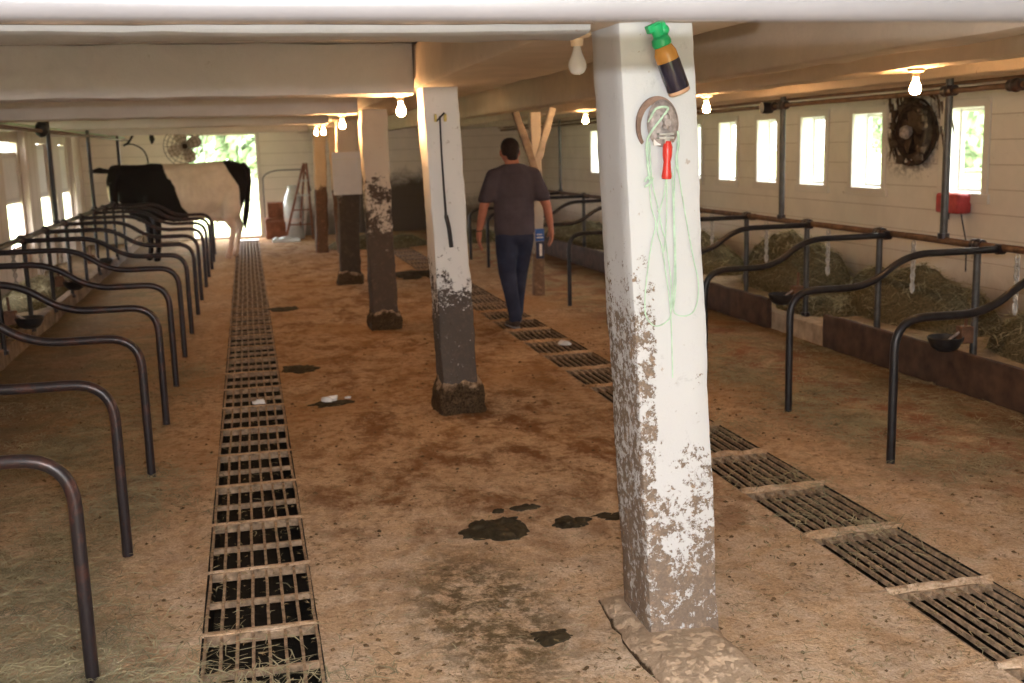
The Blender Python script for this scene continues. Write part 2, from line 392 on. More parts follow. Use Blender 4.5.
# ---------------------------------------------------------------- setting
XL, XR, YB, YF, ZC = -3.1, 6.0, 23.0, -2.6, 2.34
GUT = [(-.265, .145), (2.25, 2.68)]        # the two dung gutters
KX = 4.62                                  # curb at the window-side manger
xs = []
x = XL-.05
while x < KX+.06: xs.append(round(x, 4)); x += .07
for g in GUT: xs = [v for v in xs if min(abs(v-g[0]), abs(v-g[1])) > .03] + [g[0], g[1]]
xs = sorted(xs)
ys = []; y = YF
while y < YB+.25: ys.append(y); y += .05 if y < 6 else (.1 if y < 12 else .25)
ys.append(YB+.3)
def fz(x, y):
    e = min([min(abs(x-g[0]), abs(x-g[1])) for g in GUT])
    k = min(1, e/.12)
    return (noise.noise(Vector((x*1.4, y*1.1, 0)))*.014 + noise.noise(Vector((x*5, y*5, 3)))*.008 + noise.noise(Vector((x*14, y*14, 5)))*.007)*k + .004*(1-k)
mb = MB(); nx = len(xs)
vs = [(a, b, fz(a, b)) for b in ys for a in xs]
fs = []
for j in range(len(ys)-1):
    for i in range(nx-1):
        cx = (xs[i]+xs[i+1])/2
        if any(g[0] < cx < g[1] for g in GUT) and ys[j] < 22.3: continue
        fs.append((j*nx+i, j*nx+i+1, (j+1)*nx+i+1, (j+1)*nx+i))
mb.add(vs, fs, True)
tag(mb.build('floor', 'floor'), kind='structure')
for k, g in enumerate(GUT):
    m = MB(); a, b = g
    m.add([(a,YF,.004),(a,22.4,.004),(a,22.4,-.28),(a,YF,-.28)], [(0,1,2,3)]); m.add([(b,YF,.004),(b,22.4,.004),(b,22.4,-.28),(b,YF,-.28)], [(0,1,2,3)])
    m.add([(a,YF,-.28),(b,YF,-.28),(b,22.4,-.28),(a,22.4,-.28)], [(0,1,2,3)]); m.add([(a,22.4,.004),(b,22.4,.004),(b,22.4,-.28),(a,22.4,-.28)], [(0,1,2,3)])
    tag(m.build('floor_gutter', 'gutter'), kind='structure')
# raised feed alley behind the window-side curb
m = MB(); m.box(KX+.03, YF, 0, XR, YB, .15); tag(m.build('floor_feed_alley', 'concrete'), kind='structure')
m = MB(); m.box(KX-.09, YF, -.02, KX+.03, YB, .165); tag(m.build('trim_curb', 'concrete', bevel=.01), kind='structure')
m = MB(); m.box(-2.16, YF, -.02, -2.06, YB, .15); tag(m.build('trim_manger_curb', 'dirty_concrete', bevel=.01), kind='structure')
# ceiling
m = MB(); m.box(XL-.3, YF, ZC, XR+.3, YB+.2, ZC+.05); tag(m.build('ceiling', 'ceiling'), kind='structure')

# walls built from panels around their openings
def wall_panels(axis, at, th, a0, a1, z0, z1, holes, name, mat):
    m = MB(); hs = sorted(holes)
    cuts = [a0] + [v for h in hs for v in (h[0], h[1])] + [a1]
    def put(p, q, lo, hi):
        if q-p < 1e-3 or hi-lo < 1e-3: return
        if axis == 'y': m.box(min(at, at+th), p, lo, max(at, at+th), q, hi)
        else: m.box(p, min(at, at+th), lo, q, max(at, at+th), hi)
    for i in range(0, len(cuts), 2): put(cuts[i], cuts[i+1], z0, z1)
    for h in hs: put(h[0], h[1], z0, h[2]); put(h[0], h[1], h[3], z1)
    return tag(m.build(name, mat), kind='structure')
# window openings measured on the window wall (Y range, sill, head)
WZ0, WZ1 = 1.19, 1.915
wins = [(8.14, 8.68), (9.66, 10.20), (10.76, 11.28), (11.86, 12.36), (12.96, 13.46), (14.06, 14.54), (15.2, 15.68), (16.3, 16.78), (17.4, 17.88), (18.5, 18.98), (5.3, 5.9)]
TW = .19
wall_panels('y', XR, TW, YF, YB+.2, 0, ZC, [(a, b, WZ0, WZ1) for a, b in wins], 'wall_right', 'wall_r')
# left wall: tall openings partly covered by grey drop panels
lw = [(12.9, 13.9), (15.75, 16.8), (18.3, 19.1), (20.4, 21.2)]
wall_panels('y', XL, -.10, YF, YB+.2, 0, ZC, [(a, b, .52, 1.93) for a, b in lw], 'wall_left', 'wall_l')
wall_panels('x', YB, .16, XL-.1, XR+.19, 0, ZC, [(-1.10, .21, -.1, 2.06)], 'wall_back', 'wall_b')
wall_panels('x', YF, -.16, XL-.1, XR+.19, 0, ZC, [(.15, 1.85, -.1, 1.98)], 'wall_front', 'wall_b')  # unseen end wall; its opening is added and sized to set light from behind
# doorway trim
m = MB(); m.box(-1.17, YB-.025, 0, -1.10, YB+.18, 2.06); m.box(.21, YB-.025, 0, .28, YB+.18, 2.06); m.box(-1.17, YB-.025, 2.06, .28, YB+.18, 2.13)
tag(m.build('door_1_frame', 'trim', bevel=.006), kind='structure')
m = MB(); m.box(-1.10, YB-.05, -.02, .21, YB+.4, .035); tag(m.build('door_1_threshold', 'concrete', bevel=.01), kind='structure')
# windows of the window wall
for k, (a, b) in enumerate(wins):
    r_ = bpy.data.objects.new('window_%d' % (k+1), None); C.objects.link(r_); r_.location = (XR, (a+b)/2, WZ0); r_['kind'] = 'structure'
    hw = (b-a)/2; H = WZ1-WZ0
    m = MB(); t = .07
    m.box(-.022, -hw-t, -t, .0, -hw, H+t); m.box(-.022, hw, -t, .0, hw+t, H+t)
    m.box(-.022, -hw, H, .0, hw, H+t); m.box(-.03, -hw-.1, -t-.01, .0, hw+.1, -.0)
    m.build('window_frame', 'trim', r_, bevel=.004)
    m = MB(); e = .004
    m.box(.0, -hw, 0, TW, -hw+e, H); m.box(.0, hw-e, 0, TW, hw, H); m.box(.0, -hw+e, 0, TW, hw-e, e); m.box(.0, -hw+e, H-e, TW, hw-e, H)
    m.build('window_reveal', 'reveal', r_)
    m = MB(); s_ = .028; X0, X1 = TW-.05, TW-.02
    m.box(X0, -hw+e, e, X1, -hw+e+s_, H-e); m.box(X0, hw-e-s_, e, X1, hw-e, H-e); m.box(X0, -hw+e+s_, e, X1, hw-e-s_, e+s_); m.box(X0, -hw+e+s_, H-e-s_, X1, hw-e-s_, H-e)
    m.build('window_sash', 'reveal', r_)
    m = MB(); m.box(X0+.012, -hw+e+s_, e+s_, X0+.016, hw-e-s_, H-e-s_); m.build('window_pane', 'glass', r_)
# studs, grey drop panels of the left wall
for k, (a, b) in enumerate(lw):
    m = MB(); m.box(XL, b+.12, 0, XL+.09, b+.62, ZC-.02)
    tag(m.build('trim_stud', 'wall_l', bevel=.006), kind='structure')
    r_ = empty('ventilation_flap', (XL-.04, (a+b)/2, 1.10), 'grey drop panel covering the middle of a side opening, %s from the doorway end' % ORD[len(lw)-1-k], 'flap', 'drop panels over the side openings')
    hw = (b-a)/2; FH = .70 if k < 2 else .82
    m = MB(); m.box(-.012, -hw+.004, 0, .012, hw-.004, FH)
    m.build('panel', 'pipe_flap' if 'pipe_flap' in MT else 'white_board', r_, bevel=.003)
    m = MB(); m.box(.012, -hw+.01, .03, .026, hw-.01, .075); m.build('batten', 'beam', r_); m = MB(); m.box(.012, -hw+.01, FH-.08, .026, hw-.01, FH-.035); m.build('batten', 'beam', r_)

# ---------------------------------------------------------------- outside
m = MB(); g0, g1, g2, g3 = XL-.12, XR+.2, YF, YB+.3
for q in ((-150,-60,g0,150),(g1,-60,150,150),(g0,-60,g1,g2),(g0,g3,g1,150)):
    m.add([(q[0],q[1],-.06),(q[2],q[1],-.06),(q[2],q[3],-.06),(q[0],q[3],-.06)], [(0,1,2,3)])
tag(m.build('ground', 'grass'), kind='structure')
def tree(x, y, h, w_, seed, label, cat='tree', grp='trees outside the barn'):
    R = random.Random(seed)
    t = empty('tree', (x, y, -.12), label, cat, grp)
    m = MB(); m.tube([(0,0,0),(.1,0,h*.3),(0,.1,h*.62)], [.22,.17,.08], 8); m.build('trunk', 'bark', t)
    m = MB(); blobs = []
    for i in range(13):
        a = R.uniform(0, 2*PI); rr = R.uniform(0, w_*.55); z = R.uniform(h*.22, h*.85)
        blobs.append((rr*math.cos(a), rr*math.sin(a), z, R.uniform(.24, .36)*w_))
    for bx, by, bz, br in blobs:
        for i in range(420):
            d = Vector((R.gauss(0,1), R.gauss(0,1), R.gauss(0,1))).normalized()*br*R.uniform(.5, 1.05)
            p = Vector((bx, by, bz))+d; s_ = R.uniform(.16, .36)
            q = Vector((R.gauss(0,1), R.gauss(0,1), R.gauss(0,1))).normalized(); e = q.orthogonal().normalized()*s_; g = q.cross(e)
            m.add([p-e, p-g*.5, p+e, p+g*.5], [(0,1,2,3)])
    m.build('crown', 'leaf', t)
    return t
tree(-3.4, 40, 5.2, 3.4, 1, 'leafy green tree seen through the top of the barn doorway')
tree(.8, 44, 4.4, 3.2, 2, 'rounded leafy bush beyond the doorway, at its right jamb')
tree(-3.0, 49, 8.0, 5.6, 3, 'tall leafy tree farther off behind the doorway bushes')
for i, (x, y) in enumerate([(24, 27), (28, 36), (31, 44), (36, 52), (40, 62), (47, 75)]):
    tree(x, y, 6.5, 5.2, 10+i, 'leafy tree outside the slim windows, %s from the camera end' % ORD[i])

# ---------------------------------------------------------------- overhead timbers
m = MB(); beam(m, (1.32, 3.28, 2.20), (1.32, YB, 2.20), .56, .27, 110, .008, .02, 3)
tag(m.build('girder_beam', 'beam_brown'), 'long brown girder running over the row of posts', 'beam', kind='thing')
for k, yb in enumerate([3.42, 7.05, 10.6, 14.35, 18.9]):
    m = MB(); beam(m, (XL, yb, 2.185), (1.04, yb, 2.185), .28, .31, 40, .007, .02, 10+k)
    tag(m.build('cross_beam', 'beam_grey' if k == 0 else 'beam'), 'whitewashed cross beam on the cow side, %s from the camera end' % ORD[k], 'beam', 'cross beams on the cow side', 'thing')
m = MB(); beam(m, (XL, 3.268, 2.066), (1.04, 3.268, 2.066), .014, .026, 60, .002, .003, 71)  # added strip, stands in for the dark batten gap along the beam
tag(m.build('beam_gap_strip', 'lath'), 'thin brown strip standing in for a dark gap low on the first cross beam', 'lath')
for k, (xb, ww) in enumerate([(2.74, .19), (3.60, .2), (4.45, .18), (5.3, .18)]):
    m = MB(); beam(m, (xb, YF, 2.19), (xb, YB, 2.19), ww, .28, 120, .008, .02, 30+k)
    tag(m.build('joist_beam', 'beam_brown'), 'brown dusty joist running lengthwise on the window side, %s from the posts' % ORD[k], 'beam', 'lengthwise joists on the window side', 'thing')

# ---------------------------------------------------------------- posts
def post(base, top, w_, d_, mat, label, seed, footing=None, amp=.007):
    b = Vector(base); t = Vector(top); r_ = empty('barn_post', b, label, 'post', 'whitewashed posts down the middle of the barn')
    m = MB(); beam(m, (0,0,0), t-b, w_, d_, 60, amp, .018, seed); m.build('shaft', mat, r_)
    if footing:
        fw, fd, fh, fm = footing[:4]; fo = footing[4] if len(footing) > 4 else 0; fx_ = footing[5] if len(footing) > 5 else 0; m = MB(); rs = []
        for i in range(9):
            k = i/8; z = -.02+(fh+.02)*k; sc_ = 1.06-.05*k if i < 4 else (1.02-.34*((i-4)/4)**1.1); z = -.02+(fh+.02)*(k if i < 4 else .375+.625*math.sin((i-3)/5*PI/2)); ring = []
            for j in range(40):
                th = 2*PI*j/40; cx, cy = math.cos(th), math.sin(th); q = max(abs(cx), abs(cy))**.75
                p = Vector((fx_+cx/q*fw/2*sc_, fo+cy/q*fd/2*sc_, z))
                p += Vector((cx, cy, .3))*(noise.noise(p*9+Vector((seed,0,0)))*.026+noise.noise(p*28+Vector((seed,4,0)))*.012); ring.append(p)
            rs.append(ring)
        m.rings(rs, True); m.build('footing', fm, r_)
    return r_
def foot_mat(name, zt, pale_=0.0):
    t = NT(name); P = t.coord(); x, y, z = t.sep(P); n = t.noise(14, 6, .75, P, .4); g = t.noise(80, 3, .7, P)
    nrm = t.n('ShaderNodeNewGeometry').outputs['Normal']; nz = t.sep(nrm)[2]
    top = t.step(t.math('ADD', nz, t.math('MULTIPLY', t.math('SUBTRACT', n, .5), 1.0)), zt, zt+.25)
    dk = t.mix(t.ramp(g, (.35, 0.0), (.65, 1.0)), (.035, .022, .013), (.15, .095, .05))
    cl_ = t.ramp(t.noise(22, 8, .75, P, .2), (.47, 0.0), (.60, 1.0))
    tc = t.mix(t.math('MULTIPLY', cl_, .75), t.mix(t.ramp(g, (.3, 0.0), (.7, 1.0)), (.44, .30, .185), (.66, .49, .34)), (.26, .155, .08))
    tc = t.mix(pale_, tc, (.66, .50, .36)); c = t.mix(top, dk, tc); t.bump(t.math('ADD', n, t.math('ADD', cl_, t.math('MULTIPLY', g, .5))), .8, .014)
    return t.base(c, .9, 0, .15)
FM1 = foot_mat('footing_near', .30, .6); FM2 = foot_mat('footing_dark', .35)
PM = [post_mat('post_paint_near', .15, 1.30, (.105, .068, .040), (.56, .56, .56), 1.3, .9, .295, .85),
      post_mat('post_paint_second', .45, 1.40, (.030, .018, .011), (.74, .71, .68), 4.1, .93, .35),
      post_mat('post_paint_third', .75, 1.95, (.034, .020, .013), (.66, .57, .47), 7.7, .92, .36),
      post_mat('post_paint_fourth', 1.0, 1.6, (.032, .021, .014), (.62, .52, .42), 9.2),
      post_mat('post_paint_fifth', .9, 1.4, (.07, .035, .02), (.66, .50, .34), 12.2)]
post((1.375, 3.49, -.02), (1.275, 3.49, 2.07), .255, .29, PM[0], 'nearest white flaking post, with the red-handled tool and green twine', 1, (.335, .74, .06, FM1, -.10, -.035), .004)
post((1.262, 6.98, -.02), (1.195, 6.98, 2.07), .225, .27, PM[1], 'second white post from the camera, wire rod and yellow insulators on its face', 2, (.31, .33, .25, FM2))
post((1.205, 10.52, -.02), (1.178, 10.52, 2.07), .24, .26, PM[2], 'third post from the camera, streaked brown with a narrow sawdusted footing', 3, (.31, .32, .22, FM2), .012)
post((1.215, 14.3, -.02), (1.27, 14.3, 2.07), .26, .26, PM[3], 'fourth post from the camera, dark below the hanging white board', 4, (.32, .32, .2, FM2), .012)
post((1.165, 18.95, -.02), (1.225, 18.95, 2.07), .20, .24, PM[4], 'rough brown post farthest down the row, glowing beside the last bulbs', 5, None, .012)
post((1.46, 18.7, -.02), (1.40, 18.7, 2.07), .11, .2, PM[4], 'thin leaning timber close against the farthest post of the row', 6, None, .014)
# propped post with two braces
r_ = empty('propped_post', (3.19, 12.2, 0), 'slim forked post behind the man, two slanted braces near its top', 'post')
m = MB(); beam(m, (0,0,-.02), (0.0,0,2.06), .12, .12, 40, .008, .012, 8); m.build('shaft', post_mat('fork_post_paint', .25, .75, (.12, .07, .04), (.38, .34, .30), 3.3), r_)
m = MB(); beam(m, (-.01,-.04,1.38), (-.24,-.04,2.10), .08, .07, 12, .006, .01, 9); m.build('brace', 'fork_wood', r_)
m = MB(); beam(m, (.02,-.04,1.55), (.20,-.04,2.10), .08, .07, 12, .006, .01, 11); m.build('brace', 'fork_wood_pale', r_)
lb = MB(); lb.box(-.045, -.078, .62, .06, -.070, .76); lb.build('blue_label', 'blue_tape', r_)
lb = MB(); lb.box(-.04, -.078, .42, .055, -.070, .615); lb.build('dark_label', 'navy', r_)
# white strips of lettering-like bands on the blue label
lb = MB(); lb.box(-.03, -.0795, .655, .045, -.078, .668); lb.box(-.03, -.0795, .69, .035, -.078, .70); lb.box(0.0, -.0795, .45, .03, -.078, .59); lb.build('label_print', 'white_scrap', r_)

# ---------------------------------------------------------------- near milk pipe
r_ = empty('milk_pipe', (0, 1.36, 1.8765), 'scuffed white pipe crossing the very top of the picture', 'pipe')
m = MB(); m.tube([(-1.6+.2*i, 0, .002-.0006*i) for i in range(24)], .0225, 24); m.build('pipe', 'milk_pipe', r_)

# ---------------------------------------------------------------- bulbs
def bulb(loc, lit, label, s=1.0):
    r_ = empty('light_bulb', loc, label, 'light bulb', 'bare bulbs under the ceiling timbers')
    m = MB(); m.lathe([(.0,0),(.045,0),(.048,-.008),(.040,-.016),(.022,-.020),(.020,-.045),(.0,-.045)][::-1], n=20, cap=False); m.build('socket', 'ceramic', r_)
    m = MB(); m.lathe([(.001,-.135),(.012,-.134),(.022,-.128),(.029,-.115),(.030,-.103),(.027,-.090),(.019,-.072),(.014,-.058),(.013,-.045),(.001,-.045)], n=20, cap=False)
    m.build('glass', 'bulb_on' if lit else 'bulb_off', r_)
    return r_
ZB = 2.058
b0 = bulb((1.08, 3.56, ZB), False, 'unlit frosted bulb beside the top of the nearest post')
bulb((.965, 6.98, 2.033), True, 'glowing bulb just beside the top of the second post')
bulb((.905, 10.6, 2.033), True, 'glowing bulb beside the top of the third post')
bulb((.985, 14.35, 2.033), True, 'glowing bulb at the top of the fourth post')
bulb((1.06, 17.0, 2.07), True, 'small glowing bulb hanging nearest the doorway')
bulb((3.60, 5.50, 2.05), True, 'large glowing bulb above the grimy wall fan')
bulb((3.60, 8.35, 2.05), True, 'glowing bulb between the nearest post and the windows')
bulb((3.60, 11.6, 2.05), True, 'glowing bulb past the man, against the nearest post edge')

# ---------------------------------------------------------------- stall dividers
def curve_pts(raw, rr=.12, n=6):
    raw = [Vector(p) for p in raw]; out = [raw[0]]
    for i in range(1, len(raw)-1):
        a = (raw[i-1]-raw[i]); b = (raw[i+1]-raw[i]); L = min(rr, a.length*.48, b.length*.48)
        p = raw[i]+a.normalized()*L; q = raw[i]+b.normalized()*L
        for k in range(n+1):
            t = k/n; out.append(p*(1-t)**2 + raw[i]*2*t*(1-t) + q*t*t)
    out.append(raw[-1]); return out
def divider(sgn, mat, x0, y0, label, grp, span=1.45):
    r_ = empty('stall_divider', (x0, y0, 0), label, 'stall divider', grp)
    raw = [(0,0,-.03),(0,0,.765),(sgn*.54,0,.765),(sgn*.80,0,.955),(sgn*span,0,.955)]
    m = MB(); m.tube(curve_pts(raw, .17, 8), .0225, 14); m.build('bent_pipe', mat, r_)
    m = MB(); m.tube([(sgn*(span-.05),0,.955),(sgn*(span+.0),0,.955)], .034, 12); m.build('coupling', 'pipe_worn', r_)
    return r_
dl = divider(-1, 'pipe_worn', -.605, 3.62, 'x', 'curved stall dividers leading to the cow')
LY = [3.62, 4.80, 5.98, 7.18, 8.42, 9.66, 10.92, 12.2, 13.45, 14.7, 15.9, 17.0, 18.15, 19.5]
m0 = dl
for k, yy in enumerate(LY):
    lab = 'bent black pipe stall divider, cow side, %s from the camera end' % ORD[k]
    if k == 0: dl['label'] = lab + ', brown and worn'
    else:
        c = clone(dl, None, (-.605+random.uniform(-.012, .012), yy, 0), lab)
        c.rotation_euler = (0, 0, random.uniform(-.02, .02))
dl.rotation_euler = (0, math.radians(0), 0)
RY = [3.80, 4.99, 6.16, 7.43, 8.65, 9.87, 11.17, 12.6, 13.9, 15.2, 16.5]
dr = divider(1, 'pipe', 3.19, 3.80, 'x', 'curved stall dividers on the window side', 1.5)
for k, yy in enumerate(RY):
    lab = 'bent black pipe stall divider on the window side, %s from the camera end' % ORD[k]
    if k == 0: dr['label'] = lab
    else: clone(dr, None, (3.19+random.uniform(0, .03)+(.06 if k > 4 else 0), yy, 0), lab)

# rails and uprights
def rail(name, x, y0, y1, z, rad, mat, label, step=1.3, grp=None):
    r_ = empty(name, (x, y0, z), label, 'rail', grp)
    n = int((y1-y0)/.5); m = MB(); m.tube([(0, (y1-y0)*i/n, noise.noise(Vector((i*.7, x, z)))*.004) for i in range(n+1)], rad, 10); m.build('pipe', mat, r_)
    return r_
rr_ = rail('neck_rail', 4.70, 2.5, 20.5, .965, .025, 'pipe_rust', 'long horizontal neck rail in front of the window-side feed alley')
rl_ = rail('neck_rail', -2.06, 4.5, 21.5, .975, .025, 'pipe', 'long horizontal neck rail in front of the left wall')
def fitting(x, y, z, par, off): 
    m = MB(); m.tube([(0,-.05,0),(0,.05,0)], .038, 12); m.ball((0,0,0), .042); o = m.build('fitting', 'pipe_worn', par, (x-off[0], y-off[1], z-off[2])); return o
NR = [5.20, 6.40, 7.58, 8.72, 9.92, 11.2, 12.6, 13.9, 15.3]
for yy in NR: fitting(4.70, yy, .965, rr_, (4.70, 2.5, .965))
for yy in LY[1:]: fitting(-2.06, yy, .975, rl_, (-2.06, 4.5, .975))
p0 = None
def upright(x, y, z0, z1, rad, mat, label, grp, name='stall_upright'):
    r_ = empty(name, (x, y, z0), label, 'upright', grp)
    m = MB(); m.tube([(0,0,0),(0,0,(z1-z0)*.5),(0,0,z1-z0)], rad, 12); m.build('pipe', mat, r_)
    m = MB(); m.tube([(0,0,0),(0,0,.035)], rad+.014, 12); m.build('foot_socket', 'pipe_worn', r_)
    return r_
up = upright(4.70, NR[0], .15, .95, .024, 'pipe_grey', 'x', 'short uprights under the window-side neck rail')
for k, yy in enumerate(NR):
    lab = 'short grey upright under the window-side neck rail, %s from the camera end' % ORD[k]
    if k == 0: up['label'] = lab
    else: clone(up, None, (4.70, yy, .15), lab)
ul = upright(-2.06, LY[3]+.1, .1, .96, .022, 'pipe', 'x', 'short uprights under the cow-side neck rail')
for k, yy in enumerate(LY[3:]):
    lab = 'short black upright under the cow-side neck rail, %s from the camera end' % ORD[k]
    if k == 0: ul['label'] = lab
    else: clone(ul, None, (-2.06, yy+.1, .1), lab)
for k, yy in enumerate([6.78, 9.2, 12.8, 16.5]):
    upright(4.70, yy, .98, 2.2, .026 if k < 2 else .022, 'pipe_grey', 'tall vertical pipe rising from the window-side rail, %s from the camera end' % ORD[k], 'tall pipes on the window-side rail', 'standing_pipe')
for k, yy in enumerate([12.95, 16.1, 19.7]):
    upright(-2.06, yy, 1.0, 2.2, .024, 'pipe', 'tall vertical pipe rising from the cow-side rail, %s from the camera end' % ORD[k], 'tall pipes on the cow-side rail', 'standing_pipe')
# overhead lines
a = rail('overhead_pipe', 4.70, 2.5, 20.5, 1.985, .019, 'pipe_rust', 'rusty overhead pipe running above the window-side stalls')
b = rail('overhead_pipe', 4.76, 2.5, 20.5, 2.035, .013, 'pipe_rust', 'thinner rusty line just above the window-side overhead pipe')
for yy in (6.1, 6.78, 9.2, 9.42): 
    m = MB(); m.tube([(0,-.06,0),(0,.06,0)], .038, 12); m.ball((0,0,0), .045); m.build('fitting', 'pipe_worn', a, (0, yy-2.5, 0))
m = MB(); m.lathe([(.001,-.05),(.05,-.05),(.055,.0),(.05,.05),(.001,.05)], n=16, mat=Matrix.Rotation(PI/2, 3, 'Y'), cap=False); m.build('valve', 'pipe', a, (-.05, 9.42-2.5, -.01))
c_ = rail('overhead_pipe', -2.06, 8.0, 21.5, 1.985, .02, 'pipe_rust', 'rusty overhead pipe above the cow-side stalls')
d_ = rail('overhead_pipe', -2.12, 8.0, 21.5, 2.03, .012, 'twine', 'thin pale green tubing beside the cow-side overhead pipe')
m = MB(); m.ball((0,0,0), .075, .075, .085, amp=.2); m.build('valve', 'pipe', c_, (0, 4.6, .02))

# ---------------------------------------------------------------- chains
def chain(x, y, z, n, label, grp, s=1.0):
    r_ = empty('tie_chain', (x, y, z), label, 'chain', grp)
    m = MB(); L = .040
    for i in range(n):
        zc = -L*.72*i-.03; pts = []
        for k in range(13):
            t = 2*PI*k/12; px = .015*math.cos(t); pz = .024*math.sin(t)
            pts.append((px, 0, zc+pz) if i % 2 == 0 else (0, px, zc+pz))
        m.tube(pts, .006, 6, False)
    m.build('links', 'chain', r_)
    m = MB(); zc = -L*.72*n-.05; m.tube([(0,0,zc+.03),(.012,0,zc+.01),(.010,0,zc-.03),(0,0,zc-.05),(-.010,0,zc-.03),(-.012,0,zc+.01),(0,0,zc+.03)], .009, 6); m.build('snap', 'chain', r_)
    return r_
c0 = chain(4.68, 5.55, .945, 10, 'x', 'tie chains hanging from the window-side rail')
for k, yy in enumerate([5.98, 7.10, 8.32, 9.45, 10.7]):
    lab = 'grey tie chain hanging from the window-side rail, %s from the camera end' % ORD[k]
    if k == 0: c0.location = (4.68, yy, .945); c0['label'] = lab
    else: clone(c0, None, (4.68, yy, .945), lab)
for k, yy in enumerate([10.4, 11.7, 12.9]):
    clone(c0, None, (-2.04, yy, .955), 'grey tie chain hanging from the cow-side rail, %s from the camera end' % ORD[k])['group'] = 'tie chains hanging from the cow-side rail'

# ---------------------------------------------------------------- water bowls
def waterbowl(x, y, z, sgn, label, grp):
    r_ = empty('water_bowl', (x, y, z), label, 'water bowl', grp)
    m = MB(); prof = [(.001,-.075),(.05,-.072),(.085,-.05),(.108,-.01),(.118,.02),(.112,.024),(.102,-.004),(.08,-.04),(.04,-.058),(.001,-.06)]
    m.lathe(prof, n=26, cap=False); m.build('bowl', 'bowl', r_)
    m = MB(); m.box(sgn*.10, -.035, -.03, sgn*.19, .035, .085); m.tube([(sgn*.15,0,.08),(sgn*.155,0,.20)], .012, 8); m.build('valve', 'bowl_rust', r_, bevel=.008)
    m = MB(); m.tube([(sgn*.12,0,.055),(sgn*.06,0,.02),(sgn*.0,0,-.02)], .009, 7); m.ball((0,0,-.025), .04, .035, .008); m.build('paddle', 'steel', r_)
    return r_
w0 = waterbowl(4.47, 6.38, .34, 1, 'shallow black water bowl on the window-side upright by the near curb board', 'cattle water bowls')
clone(w0, None, (4.47, 8.72, .34), 'shallow black water bowl on the window side, at the gap between curb boards')
clone(w0, None, (4.47, 11.2, .34), 'shallow black water bowl on the window side, farthest along the rail')
w1 = waterbowl(-1.84, 9.76, .38, -1, 'black water bowl on the cow side, nearest the camera end', 'cattle water bowls')
clone(w1, None, (-1.84, 12.3, .40), 'black water bowl on the cow side, at the second upright beyond the nearest bowl')
clone(w1, None, (-1.84, 14.8, .40), 'black water bowl on the cow side, closest to the cow')

# ---------------------------------------------------------------- curb boards
m = MB(); beam(m, (KX+.0-.115, 2.6, .145), (KX-.115, 8.02, .145), .045, .27, 60, .004, .008, 40)
tag(m.build('curb_board', 'board'), 'dark brown curb board by the near water bowl, window side', 'board', 'brown curb boards on the window side')
m = MB(); beam(m, (KX-.115, 9.02, .145), (KX-.115, 12.9, .145), .045, .27, 50, .004, .008, 41)
tag(m.build('curb_board', 'board'), 'dark brown curb board beyond the gap, behind the nearest post', 'board', 'brown curb boards on the window side')
m = MB(); beam(m, (KX-.115, 13.6, .145), (KX-.115, 17.5, .145), .045, .27, 40, .004, .008, 42)
tag(m.build('curb_board', 'board'), 'dark curb board farthest along, seen past the man', 'board', 'brown curb boards on the window side')

# ---------------------------------------------------------------- gutter grates
def grate(mb_, w_, L, n, cross, bw_=.011):
    bw = bw_
    for i in range(n):
        x = -w_/2 + bw/2 + (w_-bw)*i/(n-1); rs = []
        for j in range(13):
            yy = -L/2 + L*j/12; dx = noise.noise(Vector((i*2.3, yy*9, w_)))*.0025
            rs.append([(x-bw/2+dx, yy, -.018), (x+bw/2+dx, yy, -.018), (x+bw/2+dx, yy, 0), (x-bw/2+dx, yy, 0)])
        mb_.rings(rs, False)
    for c in cross:
        yy = -L/2 + L*c; mb_.box(-w_/2, yy-.008, -.030, w_/2, yy+.008, -.006 if 0 < c < 1 else -.001)
    mb_.box(-w_/2, -L/2, -.034, w_/2, -L/2+.013, .001); mb_.box(-w_/2, L/2-.013, -.034, w_/2, L/2, .001)
m = MB(); grate(m, .40, .585, 8, (.5,)); gl_ = m.build('gutter_grate', 'iron')
m = MB(); grate(m, .42, .585, 9, (), .009); gr_ = m.build('gutter_grate', 'iron')
k = 0; y = 2.95
while y < 22:
    o = gl_ if k == 0 else gl_.copy()
    if k: C.objects.link(o)
    o.location = (-.06+random.uniform(-.003, .003), y, .0); o.rotation_euler = (random.uniform(-.004, .004), 0, random.uniform(-.008, .008))
    tag(o, 'crusted iron grate in the gutter running to the doorway, %s from the camera end' % ORD[k], 'grate', 'grates of the gutter running to the doorway'); k += 1; y += .61
k = 0; y = 2.55
while y < 20.5:
    o = gr_ if k == 0 else gr_.copy()
    if k: C.objects.link(o)
    o.location = (2.465+random.uniform(-.004, .004), y, -.002); o.rotation_euler = (random.uniform(-.004, .004), 0, random.uniform(-.012, .012))
    tag(o, 'iron grate in the gutter the man walks on, %s from the camera end' % ORD[k], 'grate', 'grates of the gutter the man walks on'); k += 1; y += .635

